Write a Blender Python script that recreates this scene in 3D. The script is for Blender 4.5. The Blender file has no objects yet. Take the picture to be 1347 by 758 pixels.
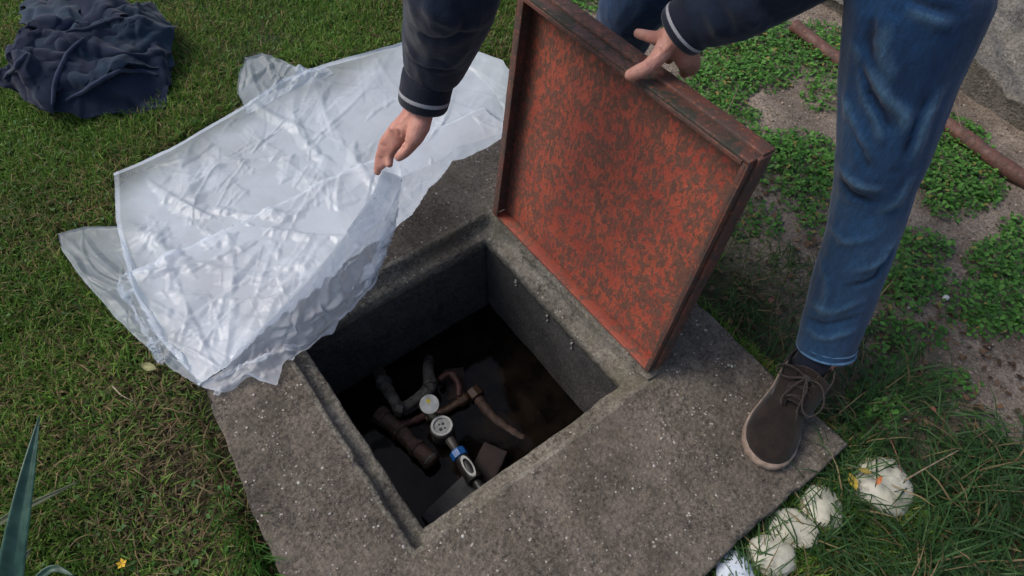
import bpy, math, random
import numpy as np
from mathutils import Vector, Matrix
random.seed(7); rng = np.random.default_rng(7)
S = bpy.context.scene
C = S.collection
# ---------------------------------------------------------------- camera
CAM = np.array([-0.06050692, -0.37801352, 1.35150334])
RM = np.array([[0.80109240, -0.59847968, 0.00854615],
               [-0.48370016, -0.65573271, -0.57969714],
               [0.35254095, 0.46025720, -0.81478720]])      # rows: right, down, forward
FPX = 875.36
cd = bpy.data.cameras.new('camera'); cam = bpy.data.objects.new('camera', cd); C.objects.link(cam)
cam.matrix_world = Matrix([[RM[0][i], -RM[1][i], -RM[2][i], CAM[i]] for i in range(3)] + [[0, 0, 0, 1]])
cd.sensor_width = 36; cd.lens = FPX / 1347 * 36; cd.clip_start = .02; cd.clip_end = 500
S.camera = cam
# ---------------------------------------------------------------- light
SUN_EL, SUN_AZ = math.radians(52), math.radians(135)          # azimuth measured from +x towards +y
w = bpy.data.worlds.new('World'); S.world = w; w.use_nodes = True
nt = w.node_tree; bg = nt.nodes['Background']; sky = nt.nodes.new('ShaderNodeTexSky')
sky.sky_type = 'NISHITA'; sky.sun_disc = False; sky.sun_elevation = SUN_EL
sky.sun_rotation = math.pi / 2 - SUN_AZ; sky.air_density = 1.0; sky.dust_density = 4.0; sky.ozone_density = 1.0
nt.links.new(sky.outputs[0], bg.inputs[0]); bg.inputs[1].default_value = 0.085
ld = bpy.data.lights.new('sun', 'SUN'); ld.energy = 0.9; ld.angle = math.radians(28); ld.color = (1, .97, .93)
sun = bpy.data.objects.new('sun', ld); C.objects.link(sun)
sd = Vector((math.cos(SUN_EL) * math.cos(SUN_AZ), math.cos(SUN_EL) * math.sin(SUN_AZ), math.sin(SUN_EL)))
sun.rotation_euler = sd.to_track_quat('Z', 'Y').to_euler(); sun.location = sd * 8
S.view_settings.view_transform = 'Standard'; S.view_settings.look = 'None'; S.view_settings.gamma = 1
S.view_settings.use_curve_mapping = False; S.view_settings.exposure = 0.85

# ---------------------------------------------------------------- helpers
def at(u, v, z=0.0):
    """world point seen at photograph pixel (u, v) at height z"""
    d = RM.T @ np.array([(u - 673.5) / FPX, (v - 379) / FPX, 1.0]); t = (z - CAM[2]) / d[2]
    return CAM + d * t
def px(P):
    c = (np.asarray(P) - CAM) @ RM.T
    return np.stack([673.5 + FPX * c[..., 0] / c[..., 2], 379 + FPX * c[..., 1] / c[..., 2]], -1)
def hash3(i, j, k, s):
    n = (i * 374761393 + j * 668265263 + k * 2147483647 + s * 974634777) & 0xffffffff
    n = ((n ^ (n >> 13)) * 1274126177) & 0xffffffff
    return ((n ^ (n >> 16)) & 0xffff) / 65535.0
def vnoise(x, y, z=0.0, s=0):
    x, y, z = np.broadcast_arrays(np.asarray(x, float), np.asarray(y, float), np.asarray(z, float))
    xi, yi, zi = np.floor(x).astype(np.int64), np.floor(y).astype(np.int64), np.floor(z).astype(np.int64)
    fx, fy, fz = x - xi, y - yi, z - zi
    fx, fy, fz = [f * f * (3 - 2 * f) for f in (fx, fy, fz)]
    r = 0
    for a in (0, 1):
        for b in (0, 1):
            for c in (0, 1):
                r = r + hash3(xi + a, yi + b, zi + c, s) * (fx if a else 1 - fx) * (fy if b else 1 - fy) * (fz if c else 1 - fz)
    return r * 2 - 1
def fbm(x, y, z=0.0, s=0, o=4):
    r, a, f = 0, 1.0, 1.0
    for k in range(o):
        r = r + a * vnoise(np.asarray(x) * f, np.asarray(y) * f, np.asarray(z) * f, s + k * 17); a *= .5; f *= 2.03
    return r / 1.8
def link(name, me, mats=None, parent=None, smooth=True):
    o = bpy.data.objects.new(name, me); C.objects.link(o)
    for m in (mats if isinstance(mats, (list, tuple)) else [mats]):
        if m: me.materials.append(m)
    if parent: o.parent = parent
    if smooth: me.shade_smooth()
    return o
def mesh(name, V, F, mat=None, parent=None, smooth=True, mi=None):
    me = bpy.data.meshes.new(name)
    me.from_pydata([tuple(map(float, v)) for v in V], [], [tuple(map(int, f)) for f in F]); me.update()
    o = link(name, me, mat, parent, smooth)
    if mi is not None: me.polygons.foreach_set('material_index', np.asarray(mi, np.int32))
    return o
def fastmesh(name, V, F, mat, parent=None, smooth=True, col=None):
    """V (n,3), F (m,3|4) numpy"""
    me = bpy.data.meshes.new(name); V = np.asarray(V, np.float32); F = np.asarray(F, np.int32); k = F.shape[1]
    me.vertices.add(len(V)); me.vertices.foreach_set('co', V.ravel())
    me.loops.add(F.size); me.loops.foreach_set('vertex_index', F.ravel())
    me.polygons.add(len(F)); me.polygons.foreach_set('loop_start', np.arange(0, F.size, k, dtype=np.int32))
    me.update(calc_edges=True); me.validate()
    if col is not None:
        a = me.color_attributes.new('tint', 'FLOAT_COLOR', 'POINT')
        a.data.foreach_set('color', np.concatenate([col, np.ones((len(col), 1))], 1).astype(np.float32).ravel())
    return link(name, me, mat, parent, smooth)
def thing(name, label, cat, loc=(0, 0, 0), group=None):
    o = bpy.data.objects.new(name, None); C.objects.link(o); o.location = tuple(map(float, loc)); o.empty_display_size = .05
    o['label'] = label; o['category'] = cat
    if group: o['group'] = group
    return o
def tag(o, label, cat, group=None):
    o['label'] = label; o['category'] = cat
    if group: o['group'] = group
    return o
def adopt(root, *objs):
    """parts built in world coordinates move under a root that stands elsewhere"""
    inv = Matrix.Translation(root.location).inverted()
    for o in objs:
        o.parent = root; o.matrix_parent_inverse = inv
def grid_faces(nu, nv, closed_u=False, off=0):
    F = []
    for i in range(nu if closed_u else nu - 1):
        for j in range(nv - 1):
            a = i * nv + j; b = ((i + 1) % nu) * nv + j
            F.append((off + a, off + b, off + b + 1, off + a + 1))
    return F
def tube(path, radii, n=12, cap=True, squash=None):
    """swept tube; returns V, F"""
    P = np.asarray(path, float); m = len(P); R = np.broadcast_to(np.asarray(radii, float), (m,))
    T = np.gradient(P, axis=0); T /= np.linalg.norm(T, axis=1)[:, None] + 1e-12
    up = np.array([0, 0, 1.0]) if abs(T[0, 2]) < .9 else np.array([1.0, 0, 0])
    x = np.cross(T[0], up); x /= np.linalg.norm(x); V = []
    for k in range(m):
        x = x - T[k] * (x @ T[k]); x /= np.linalg.norm(x); y = np.cross(T[k], x)
        for j in range(n):
            a = 2 * math.pi * j / n
            sx, sy = squash if squash else (1, 1)
            V.append(P[k] + R[k] * (sx * math.cos(a) * x + sy * math.sin(a) * y))
    F = []
    for k in range(m - 1):
        for j in range(n):
            a = k * n + j; b = k * n + (j + 1) % n
            F.append((a, b, b + n, a + n))
    if cap: F.append(tuple(range(n - 1, -1, -1))); F.append(tuple(range((m - 1) * n, m * n)))
    return V, F
def spline(pts, n):
    """Catmull-Rom through pts (any dimension)"""
    P = np.asarray(pts, float); P = np.vstack([2 * P[0] - P[1], P, 2 * P[-1] - P[-2]]); out = []
    m = len(P) - 3
    for t in np.linspace(0, m - 1e-9, n):
        k = int(t); u = t - k; a, b, c, d = P[k:k + 4]
        out.append(.5 * (2 * b + (c - a) * u + (2 * a - 5 * b + 4 * c - d) * u * u + (3 * b - a - 3 * c + d) * u ** 3))
    return np.array(out)
def box_vf(lo, hi, ax=None):
    V = [(x, y, z) for x in (lo[0], hi[0]) for y in (lo[1], hi[1]) for z in (lo[2], hi[2])]
    F = [(0, 1, 3, 2), (4, 6, 7, 5), (0, 4, 5, 1), (2, 3, 7, 6), (0, 2, 6, 4), (1, 5, 7, 3)]
    return V, F
def bevel(o, w=.002, seg=2):
    m = o.modifiers.new('bevel', 'BEVEL'); m.width = w; m.segments = seg; m.limit_method = 'ANGLE'; return o
def roughbox(name, lo, hi, mat, parent=None, step=.02, amp=.002, f=30, seed=0, xf=None):
    """box with subdivided faces, worn edges and slightly wandering surfaces"""
    import bmesh
    lo = np.array(lo, float); hi = np.array(hi, float); bm = bmesh.new()
    n = [max(1, min(80, int(round((hi[k] - lo[k]) / step)))) for k in range(3)]
    V = {}; 
    def vid(i, j, k):
        if (i, j, k) not in V:
            p = lo + (hi - lo) * np.array([i / n[0], j / n[1], k / n[2]]); V[(i, j, k)] = bm.verts.new(p)
        return V[(i, j, k)]
    for a in range(3):
        b, c = (a + 1) % 3, (a + 2) % 3
        for side in (0, n[a]):
            for p in range(n[b]):
                for q in range(n[c]):
                    ids = []
                    for dp, dq in ((0, 0), (1, 0), (1, 1), (0, 1)):
                        ix = [0, 0, 0]; ix[a] = side; ix[b] = p + dp; ix[c] = q + dq; ids.append(vid(*ix))
                    bm.faces.new(ids if side else ids[::-1])
    me = bpy.data.meshes.new(name); bm.to_mesh(me); bm.free()
    co = np.zeros(len(me.vertices) * 3, np.float32); me.vertices.foreach_get('co', co); co = co.reshape(-1, 3).astype(float)
    nrm = np.zeros_like(co).ravel(); me.vertices.foreach_get('normal', nrm.astype(np.float32))
    d = np.stack([fbm(co[:, 0] * f, co[:, 1] * f, co[:, 2] * f, seed + q * 5) for q in range(3)], 1) * amp
    co = co + d
    me.vertices.foreach_set('co', co.astype(np.float32).ravel()); me.update()
    o = link(name, me, mat, parent, True)
    m = o.modifiers.new('bevel', 'BEVEL'); m.width = min(.003, min(hi - lo) * .2); m.segments = 2; m.limit_method = 'ANGLE'; m.angle_limit = math.radians(50)
    return o
def blob(name, chains, voxel, mat, parent=None, smooth=6, extra=None, disp=None):
    """ONE continuous skin grown round chains of (x,y,z,r) joints"""
    V, F = [], []
    def sphere(c, r):
        o = len(V); n, m = 12, 8
        for i in range(m + 1):
            for j in range(n):
                a, b = math.pi * i / m, 2 * math.pi * j / n
                V.append((c[0] + r * math.sin(a) * math.cos(b), c[1] + r * math.sin(a) * math.sin(b), c[2] + r * math.cos(a)))
        for i in range(m):
            for j in range(n):
                F.append((o + i * n + j, o + (i + 1) * n + j, o + (i + 1) * n + (j + 1) % n, o + i * n + (j + 1) % n))
    for ch in chains:
        ch = [np.array(c, float) for c in ch]
        for c in ch: sphere(c[:3], c[3])
        for a, b in zip(ch[:-1], ch[1:]):
            if np.linalg.norm(a[:3] - b[:3]) < 1e-5: continue
            v, f = tube([a[:3], b[:3]], [a[3], b[3]], 16); o = len(V); V += [tuple(p) for p in v]; F += [tuple(o + i for i in q) for q in f]
    me = bpy.data.meshes.new(name + '_raw'); me.from_pydata([tuple(map(float, v)) for v in V], [], F); me.update()
    t = bpy.data.objects.new(name + '_raw', me); C.objects.link(t)
    m = t.modifiers.new('r', 'REMESH'); m.mode = 'VOXEL'; m.voxel_size = voxel; m.use_smooth_shade = True
    s = t.modifiers.new('s', 'SMOOTH'); s.factor = .5; s.iterations = smooth
    bpy.context.view_layer.update(); dg = bpy.context.evaluated_depsgraph_get()
    me2 = bpy.data.meshes.new_from_object(t.evaluated_get(dg)); me2.name = name
    bpy.data.objects.remove(t); bpy.data.meshes.remove(me); me2.materials.clear()
    if disp is not None:
        n = len(me2.vertices); co = np.zeros(n * 3, np.float32); me2.vertices.foreach_get('co', co); co = co.reshape(-1, 3).astype(float)
        no = np.zeros(n * 3, np.float32); me2.vertex_normals.foreach_get('vector', no); no = no.reshape(-1, 3)
        co = disp(co, no); me2.vertices.foreach_set('co', co.astype(np.float32).ravel()); me2.update()
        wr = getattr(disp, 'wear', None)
        if wr is not None:                           # denim fading plus painted highlights on fold ridges, painted shade in creases
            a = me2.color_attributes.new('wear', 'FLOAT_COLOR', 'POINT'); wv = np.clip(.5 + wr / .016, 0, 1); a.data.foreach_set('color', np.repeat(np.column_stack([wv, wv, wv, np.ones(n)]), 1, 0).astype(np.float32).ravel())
    return link(name, me2, mat, parent, True)

# ---------------------------------------------------------------- materials
class NB:
    def __init__(s, name):
        s.m = bpy.data.materials.new(name); s.m.use_nodes = True; s.t = s.m.node_tree; s.b = s.t.nodes['Principled BSDF']
        s.c = s.t.nodes.new('ShaderNodeTexCoord').outputs['Object']; s.bump_n = None
    def n(s, ty, **k):
        x = s.t.nodes.new(ty)
        for a, b in k.items(): setattr(x, a, b)
        return x
    def map(s, sc=(1, 1, 1), rot=(0, 0, 0)):
        x = s.n('ShaderNodeMapping'); s.t.links.new(s.c, x.inputs[0]); x.inputs['Scale'].default_value = sc; x.inputs['Rotation'].default_value = rot
        return x.outputs[0]
    def noise(s, scale, det=4, rough=.55, vec=None, dist=0):
        x = s.n('ShaderNodeTexNoise'); x.inputs['Scale'].default_value = scale; x.inputs['Detail'].default_value = det
        x.inputs['Roughness'].default_value = rough; x.inputs['Distortion'].default_value = dist
        s.t.links.new(vec or s.c, x.inputs['Vector']); return x.outputs['Fac']
    def voro(s, scale, feat='F1', vec=None, out='Distance', rnd=1):
        x = s.n('ShaderNodeTexVoronoi', feature=feat); x.inputs['Scale'].default_value = scale; x.inputs['Randomness'].default_value = rnd
        s.t.links.new(vec or s.c, x.inputs['Vector']); return x.outputs[out]
    def ramp(s, fac, stops, interp='LINEAR'):
        x = s.n('ShaderNodeValToRGB'); s.t.links.new(fac, x.inputs[0]); e = x.color_ramp.elements; x.color_ramp.interpolation = interp
        while len(e) < len(stops): e.new(.5)
        for q, (p, c) in zip(e, stops):
            q.position = p; q.color = (*c, 1) if isinstance(c, (tuple, list)) else (c, c, c, 1)
        return x.outputs[0]
    def mix(s, fac, a, b, mode='MIX'):
        x = s.n('ShaderNodeMix', data_type='RGBA', blend_type=mode)
        for i, v in ((0, fac), (6, a), (7, b)):
            if isinstance(v, (int, float)): x.inputs[i].default_value = v
            elif isinstance(v, tuple): x.inputs[i].default_value = (*v, 1)
            else: s.t.links.new(v, x.inputs[i])
        return x.outputs[2]
    def math(s, op, a, b=0.0):
        x = s.n('ShaderNodeMath', operation=op)
        for i, v in ((0, a), (1, b)):
            if isinstance(v, (int, float)): x.inputs[i].default_value = v
            else: s.t.links.new(v, x.inputs[i])
        return x.outputs[0]
    def bump(s, h, dist=.002, st=1.0):
        x = s.n('ShaderNodeBump'); x.inputs['Distance'].default_value = dist; x.inputs['Strength'].default_value = st
        s.t.links.new(h, x.inputs['Height'])
        if s.bump_n: s.t.links.new(s.bump_n, x.inputs['Normal'])
        s.bump_n = x.outputs[0]; s.t.links.new(s.bump_n, s.b.inputs['Normal'])
    def col(s, c):
        if isinstance(c, tuple): s.b.inputs['Base Color'].default_value = (*c, 1)
        else: s.t.links.new(c, s.b.inputs['Base Color'])
    def set(s, rough=None, **k):
        if rough is not None:
            if isinstance(rough, (int, float)): s.b.inputs['Roughness'].default_value = rough
            else: s.t.links.new(rough, s.b.inputs['Roughness'])
        for a, v in k.items(): s.b.inputs[a.replace('_', ' ')].default_value = v
        return s

def m_concrete(name, base, dark, light, moss=.4, wet=False):
    b = NB(name)
    big = b.ramp(b.noise(5, 5, .6), [(.3, dark), (.72, base)])
    grain = b.ramp(b.noise(105, 5, .8), [(.36, tuple(c * .32 for c in dark)), (.6, (1, 1, 1)), (.8, (1.0, 1.0, 1.0))])
    c = b.mix(.85, big, grain, 'MULTIPLY')
    mid = b.noise(38, 5, .7)
    c = b.mix(b.ramp(mid, [(.5, 0.0), (.68, .6)]), c, tuple(x * .35 for x in dark))
    sp = b.ramp(b.voro(95), [(.0, 1.0), (.17, 1.0), (.24, 0.0)])
    spm = b.ramp(b.noise(30, 4, .7), [(.52, 0.0), (.60, 1.0)])
    c = b.mix(b.math('MULTIPLY', b.math('MULTIPLY', sp, spm), .75), c, light)
    sp2 = b.ramp(b.voro(210), [(.0, 1.0), (.16, 1.0), (.26, 0.0)])
    c = b.mix(b.math('MULTIPLY', sp2, .22), c, tuple(x * .8 for x in light))
    c = b.mix(b.ramp(b.noise(6, 8, .75, None, .8), [(.48, 0.0), (.66, .3)]), c, tuple(min(1, x * 1.4) for x in base)); c = b.mix(b.ramp(b.noise(7, 8, .78, None, 1.0), [(.50, 0.0), (.70, .5)]), c, tuple(x * .55 for x in dark))
    wv = b.n('ShaderNodeVectorMath', operation='ADD'); nz = b.n('ShaderNodeTexNoise'); nz.inputs['Scale'].default_value = 7; nz.inputs['Detail'].default_value = 6; b.t.links.new(b.c, nz.inputs['Vector'])
    scv = b.n('ShaderNodeVectorMath', operation='SCALE'); scv.inputs[3].default_value = .22; b.t.links.new(nz.outputs['Color'], scv.inputs[0]); b.t.links.new(b.c, wv.inputs[0]); b.t.links.new(scv.outputs[0], wv.inputs[1])
    crk = b.ramp(b.voro(2.6, 'DISTANCE_TO_EDGE', wv.outputs[0]), [(0, 1.0), (.006, 0.0)]); crk = b.math('MULTIPLY', crk, b.ramp(b.noise(2.2, 3), [(.58, 0.0), (.64, .35)]))
    c = b.mix(crk, c, tuple(x * .3 for x in dark)); b.bump(b.math('MULTIPLY', crk, -1.0), .003)
    mm = b.ramp(b.noise(9, 5, .7), [(.52, 0.0), (.66, moss)])
    c = b.mix(mm, c, (.105, .095, .06))
    b.col(c); b.set(.35 if wet else .93)
    b.bump(b.noise(45, 5, .7), .004, .8); b.bump(b.voro(130), .0022, .8)
    return b.m
M_SLAB = m_concrete('weathered_concrete', (.20, .168, .134), (.07, .057, .045), (.52, .49, .44))
M_RIM = m_concrete('rim_concrete', (.30, .275, .225), (.09, .078, .06), (.5, .48, .42), .5)
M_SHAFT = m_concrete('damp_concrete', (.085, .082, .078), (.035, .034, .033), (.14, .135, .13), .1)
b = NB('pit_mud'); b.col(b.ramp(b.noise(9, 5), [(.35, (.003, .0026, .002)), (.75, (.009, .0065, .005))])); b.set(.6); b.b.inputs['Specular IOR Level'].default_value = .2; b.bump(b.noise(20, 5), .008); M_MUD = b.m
b = NB('soil')
geo = b.n('ShaderNodeNewGeometry'); sep = b.n('ShaderNodeSeparateXYZ'); b.t.links.new(b.c, sep.inputs[0])
sandy = b.mix(b.ramp(b.noise(7, 6, .65), [(.35, 0.0), (.65, 1.0)]), (.14, .108, .08), (.36, .295, .235))
sandy = b.mix(b.ramp(b.noise(130, 4, .7), [(.4, .65), (.6, 0.0)]), sandy, (.05, .038, .028))
sandy = b.mix(b.ramp(b.voro(110), [(.14, .7), (.22, 0.0)]), sandy, (.36, .32, .27))
lawn = b.mix(b.noise(60, 4), (.018, .022, .008), (.055, .062, .022))
# sandy soil starts a little beyond the slab's right side
side = b.math('ADD', sep.outputs[0], b.math('MULTIPLY', b.noise(3, 4), .35))
yy = b.math('MULTIPLY', sep.outputs[1], -.25)
c = b.mix(b.ramp(b.math('ADD', side, yy), [(.50, 0.0), (.60, 1.0)]), lawn, sandy)
nd = c.node; b.t.nodes.remove(nd)
mr = b.n('ShaderNodeMapRange'); mr.inputs['From Min'].default_value = 1.15; mr.inputs['From Max'].default_value = 1.38
b.t.links.new(b.math('ADD', side, yy), mr.inputs[0]); c = b.mix(mr.outputs[0], lawn, sandy)
b.col(c); b.set(.95); b.bump(b.noise(60, 6, .75), .009); M_SOIL = b.m
A_ = .62
def m_rustpaint(name, red, red2, dark, sc=34, amt=(.47, .56), rot=(0, 0, 0), edge=False):
    b = NB(name)
    v = b.map((1, 1.15, .62), rot)
    paint = b.ramp(b.noise(9, 5, .6), [(.3, red), (.7, red2)])
    n1 = b.noise(sc, 5, .62, v, .6); n2 = b.noise(sc * .33, 3, .5)
    f = b.math('ADD', n1, b.math('MULTIPLY', b.math('SUBTRACT', n2, .5), .45))
    if edge:
        n3 = b.noise(sc * 2.6, 4, .65, v, .3); run = b.noise(60, 3, .6, b.map((1, 1, .06)))
        f = b.math('ADD', f, b.math('MULTIPLY', b.math('SUBTRACT', n3, .5), .38)); f = b.math('ADD', f, b.math('MULTIPLY', b.math('SUBTRACT', run, .5), .16))
        sp = b.n('ShaderNodeSeparateXYZ'); b.t.links.new(b.c, sp.inputs[0]); y_, z_ = sp.outputs[1], sp.outputs[2]
        dd_ = b.math('MINIMUM', b.math('MINIMUM', b.math('SUBTRACT', y_, .01), b.math('SUBTRACT', A_ - .02, y_)), b.math('SUBTRACT', .60, z_))
        f = b.math('ADD', f, b.ramp(dd_, [(0, .10), (.07, 0.0)]))
    c = b.mix(b.ramp(f, [(amt[0], 0.0), (amt[1], .93)]), paint, b.mix(b.noise(80, 3), dark, tuple(x * 1.9 for x in dark)))
    c = b.mix(b.ramp(b.noise(120, 3, .7), [(.58, 0.0), (.7, .6)]), c, (.42, .12, .05))
    b.col(c); b.set(b.ramp(n1, [(.4, .55), (.6, .85)])); b.bump(f, .0022); b.bump(b.noise(220, 3), .0008)
    return b.m
M_PANEL = m_rustpaint('rust_pocked_red_paint', (.33, .055, .037), (.43, .095, .048), (.085, .043, .030), 92, (.445, .54), edge=True)
M_FLANGE = m_rustpaint('rusty_flange_paint', (.095, .04, .03), (.15, .055, .038), (.045, .03, .025), 38, (.42, .58))
M_REDSTRIP = m_rustpaint('red_edge_paint', (.28, .06, .04), (.34, .08, .045), (.09, .05, .035), 60, (.48, .62))
M_DARKFL = m_rustpaint('mouldy_flange_paint', (.075, .04, .032), (.11, .05, .038), (.02, .022, .016), 20, (.42, .52))
M_PIPE = m_rustpaint('rusty_iron', (.085, .038, .028), (.12, .052, .038), (.045, .028, .022), 50, (.45, .65))
def m_plastic(name, opac, tint=(.80, .88, .97)):
    b = NB(name); t = b.t
    out = t.nodes['Material Output']
    pr = b.b; pr.inputs['Base Color'].default_value = (*tint, 1); pr.inputs['Roughness'].default_value = .27
    pr.inputs['Specular IOR Level'].default_value = .6
    col = b.mix(b.ramp(b.noise(2.2, 3), [(.4, 0.0), (.75, .35)]), tint, (.84, .80, .82))
    col = b.mix(b.ramp(b.noise(5.5, 3, .6, None, .8), [(.45, 0.0), (.65, .2)]), col, (.66, .74, .84)); b.col(col)
    tl = b.n('ShaderNodeBsdfTranslucent'); tl.inputs[0].default_value = (.8, .86, .94, 1)
    mx = b.n('ShaderNodeMixShader'); mx.inputs[0].default_value = .30
    tr = b.n('ShaderNodeBsdfTransparent'); tr.inputs[0].default_value = (.93, .95, .97, 1)
    mo = b.n('ShaderNodeMixShader')
    wv = b.n('ShaderNodeVectorMath', operation='ADD'); nz = b.n('ShaderNodeTexNoise'); nz.inputs['Scale'].default_value = 5
    t.links.new(b.c, nz.inputs['Vector']); sc = b.n('ShaderNodeVectorMath', operation='SCALE'); sc.inputs[3].default_value = .25
    t.links.new(nz.outputs['Color'], sc.inputs[0]); t.links.new(b.c, wv.inputs[0]); t.links.new(sc.outputs[0], wv.inputs[1])
    b.bump(b.noise(22, 4, .6, b.map((1, .5, 1), (0, 0, .7)), 1.0), .0022, .5)
    at_ = b.n('ShaderNodeAttribute', attribute_name='tint'); 
    fac = b.math('MULTIPLY', b.ramp(b.noise(8, 4, .6, wv.outputs[0]), [(.3, opac - .08), (.7, min(1, opac + .08))]), at_.outputs['Fac'])
    fac.node.use_clamp = True
    t.links.new(pr.outputs[0], mx.inputs[1]); t.links.new(tl.outputs[0], mx.inputs[2])
    t.links.new(b.bump_n, tl.inputs['Normal'])
    t.links.new(tr.outputs[0], mo.inputs[1]); t.links.new(mx.outputs[0], mo.inputs[2]); t.links.new(fac, mo.inputs[0])
    t.links.new(mo.outputs[0], out.inputs[0]); return b.m
M_PL2 = m_plastic('folded_polythene', .74); M_PL1 = m_plastic('single_polythene', .36); M_PL3 = m_plastic('hanging_polythene', .52, (.80, .84, .90))
def m_cloth(name, c1, c2, wsc=900, rough=.9, fade=None, fsc=6, wear=None):
    b = NB(name); n = b.noise(fsc, 4, .6)
    c = b.ramp(n, [(.35, c1), (.68, c2)])
    if fade: c = b.mix(b.ramp(b.noise(3.2, 3, .5, b.map((1, 1, .45))), [(.5, 0.0), (.72, 1.0)]), c, fade)
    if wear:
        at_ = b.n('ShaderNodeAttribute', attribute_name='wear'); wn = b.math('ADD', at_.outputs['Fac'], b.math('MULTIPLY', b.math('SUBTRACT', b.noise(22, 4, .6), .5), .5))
        c = b.mix(b.ramp(wn, [(.56, 0.0), (.95, .75)]), c, wear); c = b.mix(b.ramp(wn, [(.15, .75), (.45, 0.0)]), c, tuple(x * .35 for x in c1))  # ridges get fading and highlight, creases get shade, all mixed into the colour
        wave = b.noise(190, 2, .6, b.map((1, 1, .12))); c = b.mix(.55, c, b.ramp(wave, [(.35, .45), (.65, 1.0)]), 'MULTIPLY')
    c = b.mix(.35, c, b.ramp(b.noise(wsc * .4, 2), [(.4, .45), (.6, 1.0)]), 'MULTIPLY')
    b.col(c); b.set(rough); b.b.inputs['Sheen Weight'].default_value = .15; b.b.inputs['Specular IOR Level'].default_value = .25
    b.bump(b.noise(wsc * .35, 2), .0006); b.bump(b.noise(28, 3), .003, .5); return b.m
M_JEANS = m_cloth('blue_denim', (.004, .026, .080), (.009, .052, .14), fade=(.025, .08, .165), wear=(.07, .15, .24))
M_SEAM = m_cloth('denim_seam', (.05, .13, .24), (.10, .2, .33), 600, fsc=90)
M_NAVY = m_cloth('navy_jacket_cloth', (.003, .007, .020), (.006, .014, .034), 700)
M_KNIT = m_cloth('navy_knit', (.006, .009, .02), (.01, .014, .03), 900)
M_STRIPE = m_cloth('grey_knit_stripe', (.3, .3, .33), (.4, .4, .43), 900)
M_HEAP = m_cloth('faded_navy_cloth', (.005, .014, .032), (.010, .028, .055), 700, fade=(.014, .034, .062))
M_HEAPL = m_cloth('violet_navy_lining', (.007, .012, .032), (.013, .021, .050), 700)
M_SUEDE = m_cloth('dark_brown_suede', (.010, .007, .0055), (.021, .014, .011), 500, .95, fsc=30)
M_LACE = m_cloth('brown_lace', (.02, .016, .014), (.04, .031, .027), 900)
b = NB('crepe_sole'); b.col(b.ramp(b.noise(60), [(.4, (.17, .125, .095)), (.6, (.28, .21, .165))])); b.set(.8); M_SOLE = b.m
b = NB('skin'); b.col(b.mix(b.ramp(b.noise(26, 4), [(.4, 0.0), (.65, 1.0)]), (.44, .195, .15), (.56, .28, .215)))
b.set(.5, Subsurface_Weight=.12, Subsurface_Scale=.008); b.bump(b.noise(55, 4, .6), .0035, .6); b.bump(b.voro(400), .0004); M_SKIN = b.m
b = NB('nail'); b.col((.62, .40, .33)); b.set(.3); M_NAIL = b.m
b = NB('grey_hair'); b.col(b.ramp(b.noise(90, 2, .5, b.map((1, 1, .1))), [(.4, (.12, .11, .10)), (.6, (.3, .28, .27))])); b.set(.7); b.bump(b.noise(120), .003); M_HAIR = b.m
def m_leafy(name, rough=.55, tl=.35):
    b = NB(name); a = b.n('ShaderNodeAttribute', attribute_name='tint'); b.col(a.outputs['Color']); b.set(rough)
    b.b.inputs['Specular IOR Level'].default_value = .3
    t = b.n('ShaderNodeBsdfTranslucent'); b.t.links.new(a.outputs['Color'], t.inputs[0]); m = b.n('ShaderNodeMixShader'); m.inputs[0].default_value = tl
    b.t.links.new(b.b.outputs[0], m.inputs[1]); b.t.links.new(t.outputs[0], m.inputs[2]); b.t.links.new(m.outputs[0], b.t.nodes['Material Output'].inputs[0]); return b.m
M_BLADE = m_leafy('grass_blades'); M_WEED = m_leafy('weed_leaves', .5, .3)
def simple(name, c, rough=.6, metal=0, n=(40, .25), bumpd=.001):
    b = NB(name); b.col(b.mix(b.ramp(b.noise(n[0], 5, .6), [(.35, 0.0), (.65, 1.0)]), c, tuple(x * (1 - n[1] * 2) for x in c))); b.set(rough, Metallic=metal)
    b.bump(b.noise(n[0] * 3, 4), bumpd); return b.m

# ---------------------------------------------------------------- layout numbers
A = 0.62                                   # side of the opening
SX0, SX1, SY0, SY1 = -.235, .86, -.374, .985
GZ = -.055                                 # level of the ground beside the slab
def ground_h(x, y):
    h = GZ + .012 * fbm(x * 2.2, y * 2.2, 0, 3) + .006 * fbm(x * 14, y * 14, 0, 5)
    right = np.clip((x - .9) / .3, 0, 1)
    h = h + right * (.010 * fbm(x * 6, y * 6, 0, 8) + .004 * fbm(x * 40, y * 40, 0, 9, 3))
    return h
# ---------------------------------------------------------------- ground sheet (hole left for the pit)
xs = np.concatenate([[-60, -30, -15, -8, -4, -2, -1.2], np.arange(-.9, SX0 + .06, .03), [SX0 + .08, SX1 - .08], np.arange(SX1 - .05, 3.3, .016), [3.6, 4.2, 5, 7, 12, 25, 60]])
ys = np.concatenate([[-60, -30, -15, -8, -4, -2.2, -1.5], np.arange(-1.0, SY0 + .06, .016), [SY0 + .08], np.arange(SY0 + .12, SY1 - .05, .02), np.arange(SY1 - .05, 3.2, .03), [3.6, 4.5, 6, 9, 15, 30, 60]])
X, Y = np.meshgrid(xs, ys, indexing='ij'); Z = ground_h(X, Y)
far = np.maximum(np.abs(X), np.abs(Y)) > 3.5; Z = np.where(far, GZ, Z)
V = np.stack([X, Y, Z], -1).reshape(-1, 3); nv = len(ys); F = []
for i in range(len(xs) - 1):
    for j in range(nv - 1):
        cx, cy = (xs[i] + xs[i + 1]) / 2, (ys[j] + ys[j + 1]) / 2
        if SX0 + .07 < cx < SX1 - .07 and SY0 + .07 < cy < SY1 - .07: continue
        F.append((i * nv + j, (i + 1) * nv + j, (i + 1) * nv + j + 1, i * nv + j + 1))
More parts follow.
